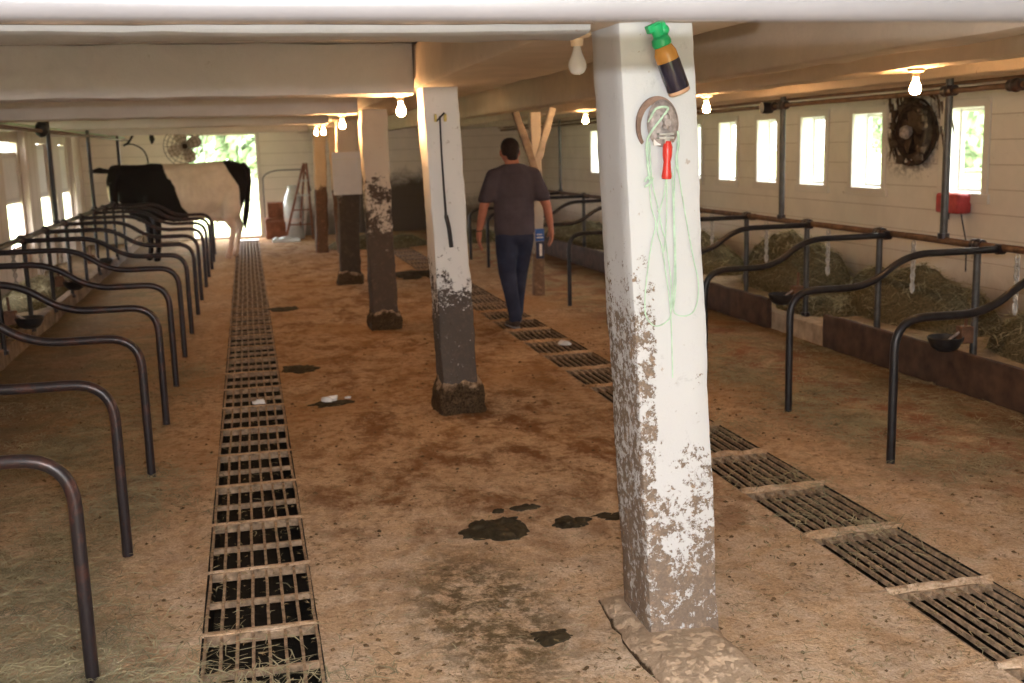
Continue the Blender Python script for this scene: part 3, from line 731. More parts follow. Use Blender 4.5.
# sawdust packed over the grate ends
def ridge(y, x0, x1, seed, wd=.035, h=.013):
    m = MB(); n = 26; mm = 6; vs = []; fs = []
    for i in range(n+1):
        x = x0+(x1-x0)*i/n
        for j in range(mm+1):
            t = j/mm*2-1; wv = wd*(1+.8*noise.noise(Vector((x*9, seed, 0))))
            vs.append((x, y+t*wv+.012*noise.noise(Vector((x*6, seed, 4))), .001+max(0, (1-t*t))*h*(1+.9*noise.noise(Vector((x*14, t*2, seed))))-.004*(abs(t) > .9)))
    for i in range(n):
        for j in range(mm): a = i*(mm+1)+j; fs.append((a, a+mm+1, a+mm+2, a+1))
    m.add(vs, fs, True); return m
sd = MB(); y = 2.95
for k in range(16):
    mm = ridge(y+.305, -.27, .15, k+.5, .007 if k > 4 else .018, .005); sd.add(mm.v, mm.f, True); y += .61
y = 2.55
for k in range(14):
    mm = ridge(y+.3175, 2.24, 2.69, k+40.5, .03, .014); sd.add(mm.v, mm.f, True); y += .635
tag(sd.build('packed_sawdust', 'floor'), 'sawdust packed over the seams of the gutter grates', 'sawdust', kind='stuff')

# ---------------------------------------------------------------- hay
def strands(mb_, n, fx, L=(.05, .16), wd=.0035, R=random.Random(3)):
    for i in range(n):
        p, tilt = fx(R); a = R.uniform(0, 2*PI); l = R.uniform(*L)/2
        d = Vector((math.cos(a), math.sin(a), R.uniform(-tilt, tilt))).normalized()*l
        s_ = Vector((-math.sin(a), math.cos(a), R.uniform(-.5, .5))).normalized()*wd*R.uniform(.6, 1.3); bend = Vector((0,0,R.uniform(0, .25)*l)) + s_*R.uniform(-4, 4)
        p = Vector(p)
        mb_.add([p-d-s_*.5, p-d+s_*.5, p+bend+s_, p+bend-s_], [(0,1,2,3)]); mb_.add([p+bend-s_, p+bend+s_, p+d+s_*.4, p+d-s_*.4], [(0,1,2,3)])
def haypile(cx, cy, z0, rx, ry, h, seed, label, ns=1600, grp='hay heaps in the feed alley'):
    r_ = empty('hay_heap', (cx, cy, z0), label, 'hay', grp); r_['kind'] = 'thing'
    def hz(u, v):
        q = max(0, 1-(u*u+v*v)); return h*(q**.55)*(1+.30*noise.noise(Vector((u*2.3, v*2.3, seed)))+.12*noise.noise(Vector((u*8, v*8, seed))))
    m = MB(); vs = []; fs = []; n = 26
    for i in range(n+1):
        rr = i/n
        for j in range(40):
            t = 2*PI*j/40; u_ = rr*math.cos(t); v_ = rr*math.sin(t); vs.append((u_*rx, v_*ry, hz(u_, v_) if i < n else -.01))
    for i in range(n):
        for j in range(40): fs.append((i*40+j, i*40+(j+1) % 40, (i+1)*40+(j+1) % 40, (i+1)*40+j))
    m.add(vs, fs, True); m.build('mound', 'hay', r_)
    s_ = MB()
    def fx(R):
        t = R.uniform(0, 2*PI); rr = math.sqrt(R.uniform(0, 1))*1.04; u_ = rr*math.cos(t); v_ = rr*math.sin(t)
        return (u_*rx, v_*ry, hz(u_, v_)+R.uniform(0, .02)), .6
    strands(s_, ns, fx, (.06, .2), .004, random.Random(seed)); st = s_.build('loose_strands', 'hay_l', r_); st['kind'] = 'stuff'
    return r_
haypile(5.50, 10.45, .15, .40, .95, .55, 1, 'tall hay heap under the windows, behind the standing pipe')
haypile(5.50, 8.3, .15, .40, 1.05, .40, 2, 'long low hay heap against the window wall, under the red box')
haypile(5.45, 6.15, .15, .44, .95, .36, 3, 'hay heap at the edge of the picture, behind the near water bowl')
haypile(5.0, 9.05, .15, .34, .5, .13, 4, 'small spill of hay by the gap between curb boards', 900)
haypile(5.4, 13.2, .15, .5, 1.5, .38, 5, 'hay heap along the window wall, farther off behind the nearest post', 900)
haypile(5.2, 17.0, .15, .5, 1.6, .3, 6, 'hay heap in the far corner past the man', 700)
haypile(-2.6, 11.2, 0, .36, 1.1, .24, 7, 'hay heap along the left wall near the bowl', 700, 'hay heaps along the left wall')
haypile(-2.6, 14.6, 0, .36, 1.4, .22, 8, 'hay heap along the left wall under the second opening', 700, 'hay heaps along the left wall')
haypile(2.2, 19.6, 0, .9, .55, .2, 9, 'brownish litter heap at the foot of the dark back wall', 900, 'hay heaps at the back wall')
haypile(3.9, 19.8, 0, .8, .5, .2, 10, 'brownish litter heap behind the man at the back wall', 900, 'hay heaps at the back wall')
# loose hay trodden into the bedding
s_ = MB(); R = random.Random(11)
cl = [(R.uniform(-1.9, -.55), R.uniform(3.1, 9)) for _ in range(30)] + [(R.uniform(3.2, 4.5), R.uniform(4.6, 9)) for _ in range(22)] + [(-.8, 3.5), (-.95, 3.7), (-.7, 3.3), (-.65, 3.9), (-.75, 4.1), (-.9, 4.3), (-.5, 3.25), (-.45, 3.6), (-.5, 3.4), (-.35, 3.3), (-.1, 3.3), (.05, 3.2), (-.7, 3.5), (-.8, 3.9), (-1.1, 4.3), (-.95, 4.6), (2.5, 4.2), (2.55, 4.9), (2.75, 5.9), (2.3, 5.8)]
def fx(R):
    c = R.choice(cl); x = c[0]+R.gauss(0, .16); y = c[1]+R.gauss(0, .2)
    x = min(max(x, -2.0), 4.45)
    return (x, y, fz(x, y)+R.uniform(.004, .014)), .12
strands(s_, 19000, fx, (.03, .13), .0022, R)
def fx2(R):
    y = 2.9+R.random()**1.6*9; x = R.uniform(-2, 4.4); return (x, y, fz(x, y)+R.uniform(.003, .008)), .1
strands(s_, 5000, fx2, (.015, .06), .002, R)
tag(s_.build('loose_straw', 'hay_l'), 'stray green-grey hay strands trodden into the bedding', 'hay', kind='stuff')
s_ = MB()
def fx3(R):
    y = 2.9+R.random()**1.5*8; x = R.uniform(-2, 4.4); return (x, y, fz(x, y)+R.uniform(.003, .008)), .1
strands(s_, 9000, fx3, (.008, .03), .004, R)
cr = MB(); R = random.Random(21)
for i in range(1500):
    y_ = 2.95+R.random()**1.7*7; x_ = R.uniform(-1.6, 4.2); q = R.uniform(.004, .011)*(1.4 if R.random() < .1 else 1)
    if noise.noise(Vector((x_*1.3, y_*1.3, 9))) < -.05 and R.random() < .7: continue
    if any(g[0]-.02 < x_ < g[1]+.02 for g in GUT): continue
    z_ = fz(x_, y_)+q*.2; a_ = R.uniform(0, 3)
    cr.add([(x_+q*math.cos(a_)*1.5, y_+q*math.sin(a_)*1.5, z_), (x_-q*math.sin(a_), y_+q*math.cos(a_), z_), (x_-q*math.cos(a_)*1.5, y_-q*math.sin(a_)*1.5, z_), (x_+q*math.sin(a_), y_-q*math.cos(a_), z_), (x_, y_, z_+q*.8), (x_, y_, z_-q*.4)],
           [(0,1,4),(1,2,4),(2,3,4),(3,0,4),(1,0,5),(2,1,5),(3,2,5),(0,3,5)])
tag(cr.build('dung_crumbs', 'crumb'), 'dark crumbs of dung scattered over the sawdust floor', 'dung crumbs', kind='stuff')
tag(s_.build('wood_chips', 'chaff'), 'brown wood chips strewn over the sawdust floor', 'wood chips', kind='stuff')
s_ = MB()
strands(s_, 1500, lambda R: ((R.uniform(4.75, 5.6), R.uniform(5, 14), .155+R.uniform(0, .01)), .1), (.03, .14), .003, R)
tag(s_.build('spilled_hay', 'hay_l'), 'thin hay spilled over the concrete feed alley', 'hay', kind='stuff')

# ---------------------------------------------------------------- dung pats and scraps
def pat(cx, cy, rx, ry, h, seed, label, rz=0.0):
    m = MB(); vs = []; fs = []; n = 14; K = 44
    for i in range(n+1):
        rr = i/n
        for j in range(K):
            t = 2*PI*j/K; e = 1+.45*noise.noise(Vector((math.cos(t)*1.6, math.sin(t)*1.6, seed)))+.30*noise.noise(Vector((math.cos(t)*7, math.sin(t)*7, seed)))
            u_ = rr*math.cos(t)*e*rx; v_ = rr*math.sin(t)*e*ry; x = u_*math.cos(rz)-v_*math.sin(rz); y = u_*math.sin(rz)+v_*math.cos(rz)
            z = fz(cx+x, cy+y) + h*(1-rr**3)*(1+.9*noise.noise(Vector((x*32, y*32, seed))))+.002-(.008 if i == n else 0)
            vs.append((x, y, z))
    for i in range(n):
        for j in range(K): fs.append((i*K+j, i*K+(j+1) % K, (i+1)*K+(j+1) % K, (i+1)*K+j))
    m.add(vs, fs, True); return tag(m.build('dung_pat', 'dung', None, (cx, cy, 0)), label, 'dung', 'dark dung pats on the aisle floor')
pat(.985, 4.62, .16, .14, .022, 1, 'largest round dark dung pat, between the nearest post and left gutter')
pat(1.33, 4.60, .09, .07, .015, 2, 'dark dung smear just beside the largest pat')
pat(1.62, 4.63, .17, .045, .01, 3, 'thin dark dung streak running towards the nearest post', -.05)
pat(1.17, 4.86, .07, .035, .012, 4, 'small dark crumb patch above the largest pat')
pat(1.05, 4.86, .03, .025, .01, 14, 'tiny dark dung crumb above the largest pat, beside the crumb patch')
pat(.30, 8.72, .17, .15, .012, 5, 'dark pat against the doorway gutter, level with the fifth divider')
pat(.48, 7.42, .18, .08, .012, 6, 'dark pat holding white scraps on the aisle floor')
pat(.30, 12.2, .16, .2, .01, 7, 'faint dark patch on the aisle, farther towards the doorway')
pat(.93, 3.50, .08, .06, .008, 8, 'low dung smear in the aisle nearest the camera')
pat(2.15, 14.8, .35, .5, .03, 9, 'dark litter patch on the floor past the second post')
def scrap(cx, cy, s, seed, label, z=.02):
    m = MB(); R = random.Random(seed); n = 10; ring = []; ring2 = []
    for j in range(n):
        t = 2*PI*j/n; r_ = s*R.uniform(.5, 1.1); ring.append((r_*math.cos(t), r_*.7*math.sin(t), R.uniform(0, .6)*s)); ring2.append((r_*.9*math.cos(t), r_*.63*math.sin(t), -.003))
    m.add(ring+[(0,0,s*.5)], [(j, (j+1) % n, n) for j in range(n)], False); m.rings([ring2, ring], False, False); m.add(ring2, [tuple(range(n))], False)
    return tag(m.build('paper_scrap', 'white_scrap', None, (cx, cy, z)), label, 'scrap', 'white scraps on the floor')
scrap(-.02, 7.58, .05, 1, 'white crumpled scrap lying on the doorway gutter grate', .006)
scrap(.44, 7.43, .06, 2, 'larger white scrap lying in the dark pat on the aisle')
scrap(.58, 7.47, .025, 3, 'tiny white scrap at the edge of the dark pat')
scrap(2.56, 8.95, .07, 4, 'white scrap on the grate behind the nearest post', .006)

# ---------------------------------------------------------------- things on the nearest post
def bent(o, ang): o.rotation_euler = ang
r_ = empty('squeeze_bottle', (1.243, 3.27, 2.045), 'amber bottle of dark liquid with a green nozzle, tilted on the nearest post', 'bottle')
r_.rotation_euler = (math.radians(4), math.radians(-23), 0)
m = MB(); m.lathe([(.001,-.205),(.034,-.205),(.036,-.200),(.036,-.11),(.001,-.11)], n=24, cap=False); m.build('filled_lower_half', 'black_liquid', r_)
m = MB(); m.lathe([(.001,-.111),(.0355,-.111),(.035,-.085),(.028,-.066),(.02,-.058),(.001,-.058)], n=24, cap=False); m.build('amber_shoulder', 'amber', r_)
m = MB(); m.lathe([(.001,-.217),(.030,-.217),(.035,-.213),(.035,-.204),(.001,-.204)], n=24, cap=False); m.build('base', 'tan_plastic', r_)
m = MB(); m.lathe([(.001,-.062),(.029,-.062),(.031,-.05),(.027,-.036),(.018,-.030),(.02,-.012),(.024,.006),(.001,.010)], n=20, cap=False)
m.box(-.03, -.014, -.012, .028, .014, .012); m.ball((.02,0,-.02), .018); m.build('green_nozzle', 'green', r_, bevel=.002)
m = MB(); m.tube([(0,0,.008),(-.012,0,.03),(-.005,.03,.045)], .003, 6); m.build('hanging_wire', 'steel', r_)

r_ = empty('hanging_clamp_tool', (1.263, 3.33, 1.752), 'rusty horseshoe-shaped steel tool with a red handle on the nearest post', 'tool')
# rusty crescent
m = MB(); rs = []
for i in range(40):
    t = math.radians(222 - 262*i/39); R0 = .066; cx = .004+R0*1.06*math.cos(t); cz = .0+.088*math.sin(t); wd = .010 + .012*math.sin(PI*i/39)
    if i > 20: wd += .0
    n_ = Vector((math.cos(t), 0, math.sin(t)))
    p = Vector((cx, 0, cz)); rs.append([p-n_*wd+Vector((0,-.006,0)), p+Vector((0,-.011,0)), p+Vector((0,-.0,0)), p-n_*wd+Vector((0,.0,0))])
m.rings(rs, False); m.build('horseshoe_rim', 'rustplate', r_)
# oval dished plate filling the upper right
m = MB(); K = 36; rs = []
for i in range(9):
    rr = 1-i/9
    rs.append([(.020+.052*rr*math.cos(2*PI*j/K), -.010-.022*(1-rr*rr)**.5, .004+.074*rr*math.sin(2*PI*j/K)) for j in range(K)])
rs.append([(.016+.001*math.cos(2*PI*j/K), -.032, .006+.001*math.sin(2*PI*j/K)) for j in range(K)])
m.rings(rs, True, True); m.build('dished_plate', 'steel', r_)
m = MB(); m.tube([(.012,-.036,.03),(.018,-.044,.018),(.022,-.042,.0),(.018,-.038,-.012)], .011, 10); m.ball((.018,-.042,.022), .014); m.lathe([(.001,0),(.012,0),(.012,.012),(.001,.012)], (.02,-.045,.004), 6, Matrix.Rotation(PI/2,3,'X'), False)
m.build('bolt_head', 'steel', r_)
m = MB()
for zz in (-.030, -.042): m.box(-.006, -.050, zz-.004, .044, -.026, zz+.004)
m.box(.014, -.046, -.062, .032, -.03, -.03); m.build('clamp_jaw', 'chain', r_, bevel=.0015)
m = MB(); m.lathe([(.001,0),(.010,-.002),(.0155,-.02),(.0150,-.045),(.0115,-.066),(.0135,-.09),(.0165,-.112),(.014,-.119),(.001,-.12)][::-1], (.026,-.040,-.050), 18, Matrix.Rotation(math.radians(2),3,'Y'), False); m.build('red_handle', 'red', r_)
m = MB(); m.box(-.012, -.02, -.064, .010, -.012, -.045); m.build('paper_tab', 'white_board', r_)

# green baling twine hanging in long loops
r_ = empty('baling_twine', (1.28, 3.335, 1.72), 'pale green baling twine hanging in long loops down the nearest post', 'twine')
def lin(raw): 
    out = []; raw = [Vector(p) for p in raw]
    for i in range(len(raw)-1):
        a = raw[max(i-1,0)]; b = raw[i]; c = raw[i+1]; d = raw[min(i+2,len(raw)-1)]
        for k in range(8):
            t = k/8; out.append(.5*((2*b)+(c-a)*t+(2*a-5*b+4*c-d)*t*t+(3*b-a-3*c+d)*t**3))
    return out+[raw[-1]]
o_ = Vector((1.28, 3.335, 1.72))
def tw(raw, rad=.0022): 
    pts = [Vector((x, y, z))-o_ for x, y, z in raw]; m = MB(); m.tube(lin(pts), rad, 6); m.build('strand', 'twine', r_)
Yt = 3.328
tw([(1.237,Yt,1.70),(1.240,Yt,1.60),(1.247,Yt,1.50),(1.262,Yt,1.44),(1.248,Yt,1.38),(1.232,Yt,1.28),(1.226,Yt+.006,1.19),(1.232,Yt+.008,1.14),(1.262,Yt+.01,1.108),(1.300,Yt+.01,1.118),(1.318,Yt+.01,1.15),(1.314,Yt,1.25),(1.296,Yt,1.38),(1.285,Yt,1.42),(1.268,Yt,1.50),(1.250,Yt,1.58),(1.243,Yt,1.70)])
tw([(1.335,Yt,1.70),(1.338,Yt,1.62),(1.352,Yt,1.53),(1.372,Yt,1.42),(1.392,Yt,1.32),(1.408,Yt,1.25),(1.410,Yt+.008,1.19),(1.398,Yt+.01,1.15),(1.372,Yt+.01,1.135),(1.340,Yt+.01,1.14),(1.325,Yt+.01,1.17),(1.326,Yt,1.3),(1.322,Yt,1.48),(1.318,Yt,1.60)])
tw([(1.300,Yt,1.62),(1.292,Yt,1.54),(1.276,Yt,1.48),(1.268,Yt,1.42),(1.284,Yt,1.36),(1.296,Yt,1.28),(1.308,Yt,1.2),(1.318,Yt+.01,1.12),(1.322,Yt+.012,1.0),(1.324,Yt+.014,.93)])
tw([(1.300,Yt,1.61),(1.300,Yt,1.5),(1.297,Yt,1.42),(1.29,Yt,1.35)])
tw([(1.328,Yt,1.62),(1.325,Yt,1.5),(1.329,Yt,1.36),(1.330,Yt,1.24),(1.322,Yt,1.16)])
tw([(1.236,Yt-.01,1.76),(1.25,Yt-.04,1.80),(1.285,Yt-.05,1.802),(1.27,Yt-.045,1.775),(1.245,Yt-.03,1.74),(1.232,Yt-.005,1.70),(1.236,Yt,1.64),(1.242,Yt,1.58)], .004)
tw([(1.226,Yt,1.575),(1.236,Yt-.006,1.59),(1.252,Yt,1.585),(1.24,Yt-.008,1.57),(1.228,Yt,1.56),(1.25,Yt,1.575)], .004)
tw([(1.33,Yt-.02,1.73),(1.336,Yt-.01,1.69),(1.332,Yt,1.64),(1.34,Yt,1.60)], .004)

# rod and insulators on second post
r_ = empty('wire_rod_holder', (1.178, 6.83, 1.88), 'dark hanging rod with two yellow insulators on the second post', 'rod')
m = MB(); m.tube([(-.03,0,0),(-.018,0,0)], .024, 12); m.build('insulator', 'porcelain', r_)
m = MB(); m.tube([(.030,0,0),(.044,0,0)], .024, 12); m.build('insulator', 'porcelain', r_)
m = MB(); m.tube([(-.02,-.01,-.02),(0,-.02,0),(.03,-.02,.03)], .006, 7); m.tube([(.002,-.015,.01),(.004,-.012,-.2),(.012,-.008,-.45),(.02,.0,-.62)], [.006,.006,.007,.009], 8)
m.tube([(.02,0,-.6),(.035,-.005,-.68),(.045,-.01,-.80)], .014, 8); m.build('rod', 'pipe', r_)

# ---------------------------------------------------------------- hanging white board
r_ = empty('hanging_board', (1.238, 14.145, 1.68), 'blank white rectangular board hung on the fourth post', 'board')
m = MB(); m.box(-.185, -.012, -.535, .175, .012, 0); m.build('sheet', 'white_board', r_, bevel=.004)
m = MB(); m.box(-.19, -.018, -.10, .18, -.012, -.085); m.build('fold', 'trim', r_)

# ---------------------------------------------------------------- fans
def cagefan(loc, R0, rz, label, name='cage_fan'):
    r_ = empty(name, loc, label, 'fan', rz=rz)
    m = MB()
    for rr in (1, .82, .62, .42, .22):
        for dy in (-.06, .06):
            m.tube([(R0*rr*math.cos(2*PI*k/28), dy*(1.2-rr*.4), R0*rr*math.sin(2*PI*k/28)) for k in range(29)], .005, 5, False)
    for k in range(20):
        t = 2*PI*k/20; c, s_ = math.cos(t), math.sin(t)
        m.tube([(.03*c,-.08,.03*s_),(R0*.6*c,-.07,R0*.6*s_),(R0*c,-.03,R0*s_),(R0*c,.03,R0*s_),(R0*.6*c,.07,R0*.6*s_)], .0035, 4, False)
    m.build('cage', 'fan_cage', r_)
    for k in range(4):
        m = MB(); t = k*PI/2+.4; rs = []
        for i in range(6):
            q = .04+(R0*.82-.04)*i/5; wd = .04+.07*math.sin(PI*min(1, i/5*.9)); c = Vector((math.cos(t), 0, math.sin(t)))*q; e = Vector((-math.sin(t), 0, math.cos(t)))
            rs.append([c-e*wd+Vector((0,-.02,0)), c+e*wd+Vector((0,.02,0)), c+e*wd+Vector((0,.024,0)), c-e*wd+Vector((0,-.016,0))])
        m.rings(rs, False); m.build('blade', 'fan_blade', r_)
    m = MB(); m.lathe([(.001,-.02),(.05,-.02),(.06,.05),(.05,.15),(.001,.16)], (0,0,0), 16, Matrix.Rotation(-PI/2,3,'X'), False); m.build('motor', 'fan_dark', r_)
    return r_
fn = cagefan((-1.05, 21.0, 1.85), .37, 0.05, 'round wire-cage fan hung high beside the doorway')
m = MB(); m.tube([(0,.02,.05),(0,.02,.48)], .012, 8); m.build('hanger', 'fan_cage', fn)
# grimy wall fan
r_ = empty('wall_fan', (XR, 9.03, 1.72), 'dust-caked dark wall fan between two windows', 'fan')
m = MB(); 
for k in range(2):
    pts = [( -.05-.09*k, .25*math.cos(2*PI*j/32), .29*math.sin(2*PI*j/32)) for j in range(33)]; m.tube(pts, .012, 6, False)
m.build('rim', 'fan_dark', r_)
m = MB(); m.lathe([(.0,0),(.24,0),(.25,.05),(.24,.13),(.20,.14),(.18,.06),(.0,.05)], (0,0,0), 30, Matrix.Rotation(-PI/2,3,'Y'), False); m.build('housing', 'fan_dark', r_)
for k in range(5):
    m = MB(); t = 2*PI*k/5+.3; rs = []
    for i in range(5):
        q = .04+.15*i/4; wd = .035+.04*i/4; c = Vector((-.10, math.cos(t)*q, math.sin(t)*q)); e = Vector((0, -math.sin(t), math.cos(t)))
        rs.append([c-e*wd+Vector((-.015,0,0)), c+e*wd+Vector((.015,0,0)), c+e*wd+Vector((.020,0,0)), c-e*wd+Vector((-.010,0,0))])
    m.rings(rs, False); m.build('blade', 'cobweb', r_)
m = MB(); m.ball((-.15, .03, -.0), .055, .06, .06, amp=.3); m.build('motor_hub', 'steel', r_)
# rags of dust
m = MB(); R = random.Random(5)
for k in range(60):
    y0 = R.choice([-1, 1])*R.uniform(.15, .50); z0 = R.uniform(-.1, .36); l = R.uniform(.03, .16)
    if abs(y0) > .3: l *= 1.6
    m.tube([(-.02-R.random()*.05, y0, z0), (-.03, y0+R.uniform(-.02,.02), z0-l*.5), (-.02, y0+R.uniform(-.03,.03), z0-l)], [.012, .009, .003], 5)
for k in range(26):
    t = R.uniform(0, 2*PI); m.ball((-.10-R.random()*.06, .24*math.cos(t), .28*math.sin(t)), R.uniform(.02, .05), amp=.5, seed=k, n=8, m=6)
m.build('dust_rags', 'cobweb', r_)['kind'] = 'stuff'

# red box under the first window
r_ = empty('fence_charger', (XR-.01, 8.42, 1.02), 'small red box on the window wall just under the first window sill', 'box')
m = MB(); m.box(-.14, -.16, 0, 0, .16, .17); m.build('housing', 'red_box', r_, bevel=.02)
m = MB(); m.box(-.145, -.02, .03, -.138, .05, .07); m.build('switch_plate', 'white_board', r_)
m = MB(); m.tube([(-.06,-.10,0),(-.05,-.12,-.1),(-.01,-.12,-.25),(-.005,-.12,-.5)], .006, 6); m.tube([(-.07,.08,0),(-.07,.08,-.06)], .02, 8); m.build('cable', 'pipe', r_)

# ---------------------------------------------------------------- things by the back wall
r_ = empty('wooden_crate', (.50, 22.45, 0), 'brown wooden crate standing at the back wall beside the doorway', 'crate')
m = MB()
m.box(-.20, -.2, 0, .20, -.17, .42); m.box(-.20, .17, 0, .20, .2, .42); m.box(-.20, -.17, 0, -.17, .17, .42); m.box(.17, -.17, 0, .20, .17, .42); m.box(-.17, -.17, .39, .17, .17, .42)
m.build('lower_box', 'brown_box', r_, bevel=.006)
m = MB(); m.box(-.14, -.02, .42, .18, .2, .72); m.build('raised_back', 'brown_box', r_, bevel=.006)
m = MB(); m.box(-.215, -.215, .34, .215, .215, .38); m.build('rim_batten', 'wood_red', r_, bevel=.004)
r_ = empty('metal_churn', (.86, 22.3, 0), 'pale dented metal churn leaning among timbers near the doorway', 'churn')
m = MB(); m.lathe([(.001,0),(.17,0),(.185,.03),(.18,.35),(.20,.42),(.19,.70),(.15,.86),(.10,.95),(.10,1.02),(.12,1.04),(.001,1.05)], n=26, cap=False); m.build('body', 'galv', r_)
m = MB(); m.lathe([(.186,.33),(.205,.35),(.205,.40),(.19,.42)], n=26, cap=False); m.build('hoop', 'white_board', r_)
m = MB(); m.tube([(.10,-.02,.98),(.17,-.03,1.02),(.20,-.03,.9),(.17,-.02,.80)], .012, 7); m.build('handle', 'galv', r_)
r_ = empty('step_ladder', (.95, 21.9, 0), 'leaning red-brown step ladder standing against the farthest post', 'ladder')
for (a_, b_) in (((-.30,-.05,0),(.14,.05,1.48)), ((-.02,.3,0),(.16,.1,1.46)), ((.24,-.05,0),(.19,.05,1.48))):
    m = MB(); beam(m, a_, b_, .045, .03, 8, .002, .006, 50); m.build('rail', 'wood_red', r_)
for k in range(4):
    z = .3+.28*k; xa = -.30+.44*z/1.48; xb = .24-.05*z/1.48; m = MB(); m.box(xa, -.05+.1*z/1.48-.02, z-.012, xb, -.05+.1*z/1.48+.04, z+.012); m.build('tread', 'wood_red' if k < 2 else 'galv', r_)
r_ = empty('arched_pipe', (.55, 22.9, 0), 'thin arched grey pipe against the back wall behind the crate', 'pipe')
m = MB(); m.tube(curve_pts([(-.24,0,0),(-.24,0,1.25),(.0,0,1.34),(.6,0,1.34),(.7,0,.9)], .12), .012, 8); m.build('pipe', 'pipe_grey', r_)
m = MB(); beam(m, (1.02, 22.3, .0), (1.22, 22.6, 1.25), .05, .05, 8, .004, .008, 60)
tag(m.build('leaning_plank', 'white_board'), 'narrow pale plank leaning beside the farthest post', 'plank')
m = MB(); m.box(-.22, -.12, 0, .3, .12, .05); m.ball((.02,0,.06), .12, .08, .04, amp=.4); m.ball((-.14,.02,.06), .06, .05, .03, amp=.4)
tag(m.build('feed_sacks', 'galv', None, (.62, 21.6, .0)), 'flat pale rubbish heap on the floor before the crate', 'rubbish')

# hoses above the cow
r_ = empty('hose_hook', (-1.62, 19.0, 2.16), 'curved dark hose and wire dangling above the cow', 'hose')
m = MB(); m.tube(lin([(-.06,0,.0),(-.12,0,-.12),(-.20,0,-.24),(-.28,0,-.29)]), .018, 8); m.tube(lin([(-.26,0,-.28),(-.15,0,-.27),(0,0,-.35),(.07,0,-.5),(.08,0,-.8)]), .012, 8); m.build('hose', 'pipe', r_)
m = MB(); m.tube([(.14,0,.02),(.16,0,-.13),(.17,0,-.2),(.16,0,-.28)], [.01,.03,.045,.008], 8); m.build('weight', 'pipe', r_)

# ---------------------------------------------------------------- organic bodies
def chainblob(mb_, pts, step=.35, n=12, m_=8):
    """pts: list of (x,y,z, rx,ry,rz)"""
    for i in range(len(pts)-1):
        a, b = pts[i], pts[i+1]; d = math.dist(a[:3], b[:3]); r0 = min(min(a[3:]), min(b[3:])); k = max(1, int(d/(r0*step)))
        for j in range(k+1):
            t = j/k; q = [a[c]*(1-t)+b[c]*t for c in range(6)]
            mb_.ball(q[:3], q[3], q[4], q[5], n, m_)
def R3(p, r_): return (*p, r_, r_, r_)
def organic(mb_, name, mat, voxel, smooth=4, parent=None, fac=.6):
    me = bpy.data.meshes.new(name); me.from_pydata(mb_.v, [], mb_.f); me.update()
    o = bpy.data.objects.new(name, me); C.objects.link(o)
    md = o.modifiers.new('r', 'REMESH'); md.mode = 'VOXEL'; md.voxel_size = voxel
    s_ = o.modifiers.new('s', 'SMOOTH'); s_.iterations = smooth; s_.factor = fac
    dg = bpy.context.evaluated_depsgraph_get(); nm = bpy.data.meshes.new_from_object(o.evaluated_get(dg))
    o.modifiers.clear(); o.data = nm; bpy.data.meshes.remove(me); nm.name = name
    nm.polygons.foreach_set('use_smooth', [True]*len(nm.polygons))
    nm.materials.clear(); nm.materials.append(MT[mat] if isinstance(mat, str) else mat)
    if parent is not None: o.parent = parent
    return o

# cow (faces -X), origin on the floor under its middle
CY = 18.82
def cow_mat():
    t = NT('cow_hide'); P = t.coord(); x, y, z = t.sep(P)
    n = t.math('MULTIPLY', t.math('SUBTRACT', t.noise(3.2, 4, .5, P), .5), .22)
    # shoulder patch: boundary slants from the withers to the elbow
    e1 = t.math('ADD', t.math('SUBTRACT', x, t.math('MULTIPLY', t.math('SUBTRACT', 1.55, z), .42)), n)
    front = t.step(e1, -1.31, -1.33)
    front = t.math('MULTIPLY', front, t.math('SUBTRACT', 1.0, t.math('MULTIPLY', t.band(z, .92, 1.2, .03), t.step(x, -2.115, -2.13))))
    bd = t.math('MINIMUM', t.math('ADD', -.37, t.math('MULTIPLY', t.math('SUBTRACT', 1.52, z), .62)), -.135)
    e2 = t.math('ADD', t.math('SUBTRACT', x, bd), t.math('MULTIPLY', n, .4))
    rear = t.math('MULTIPLY', t.step(e2, -.01, .01), t.step(z, .42, .47))
    blk = t.math('MAXIMUM', front, rear)
    legs = t.math('MULTIPLY', t.step(z, .34, .30), t.step(x, -1.0, -.9))
    pink = t.math('MULTIPLY', t.band(x, -.78, -.26, .06), t.step(z, .70, .62))
    w_ = t.mix(t.ramp(t.noise(5, 5, .7, P), (.35, 0.0), (.75, 1.0)), (.74, .62, .50), (.58, .46, .36))
    w_ = t.mix(t.math('MULTIPLY', pink, .6), w_, (.52, .30, .22))
    c = t.mix(blk, w_, (.012, .009, .009)); t.bump(t.noise(70, 3, .6, P), .15, .004)
    return t.base(c, .75, 0, .2)
cow = empty('cow', (0, CY, 0), 'black and white dairy cow standing crosswise, head over the neck rail', 'cow')
m = MB()
chainblob(m, [(-.10,0,1.24,.13,.22,.24), (-.26,0,1.22,.18,.28,.32), (-.50,0,1.14,.2,.34,.40), (-.85,0,1.06,.22,.37,.46), (-1.20,0,1.06,.22,.34,.46), (-1.48,0,1.10,.2,.28,.44), (-1.62,0,1.16,.18,.22,.36), (-1.78,0,1.26,.15,.16,.26), (-1.98,-.02,1.34,.12,.12,.19), (-2.06,-.04,1.38,.10,.11,.14)], .35, 16, 10)
chainblob(m, [(-1.80,0,1.14,.15,.17,.34), (-1.95,-.04,1.16,.12,.13,.26)], .35)
chainblob(m, [(-2.04,-.10,1.40,.10,.12,.11), (-2.08,-.17,1.26,.10,.11,.11), (-2.08,-.26,1.08,.08,.085,.09), (-2.06,-.33,.93,.068,.07,.07)], .35)
m.ball((-2.06,-.34,.90), .074, .078, .055)
m.ball((-2.02,-.06,1.47), .06, .08, .06)
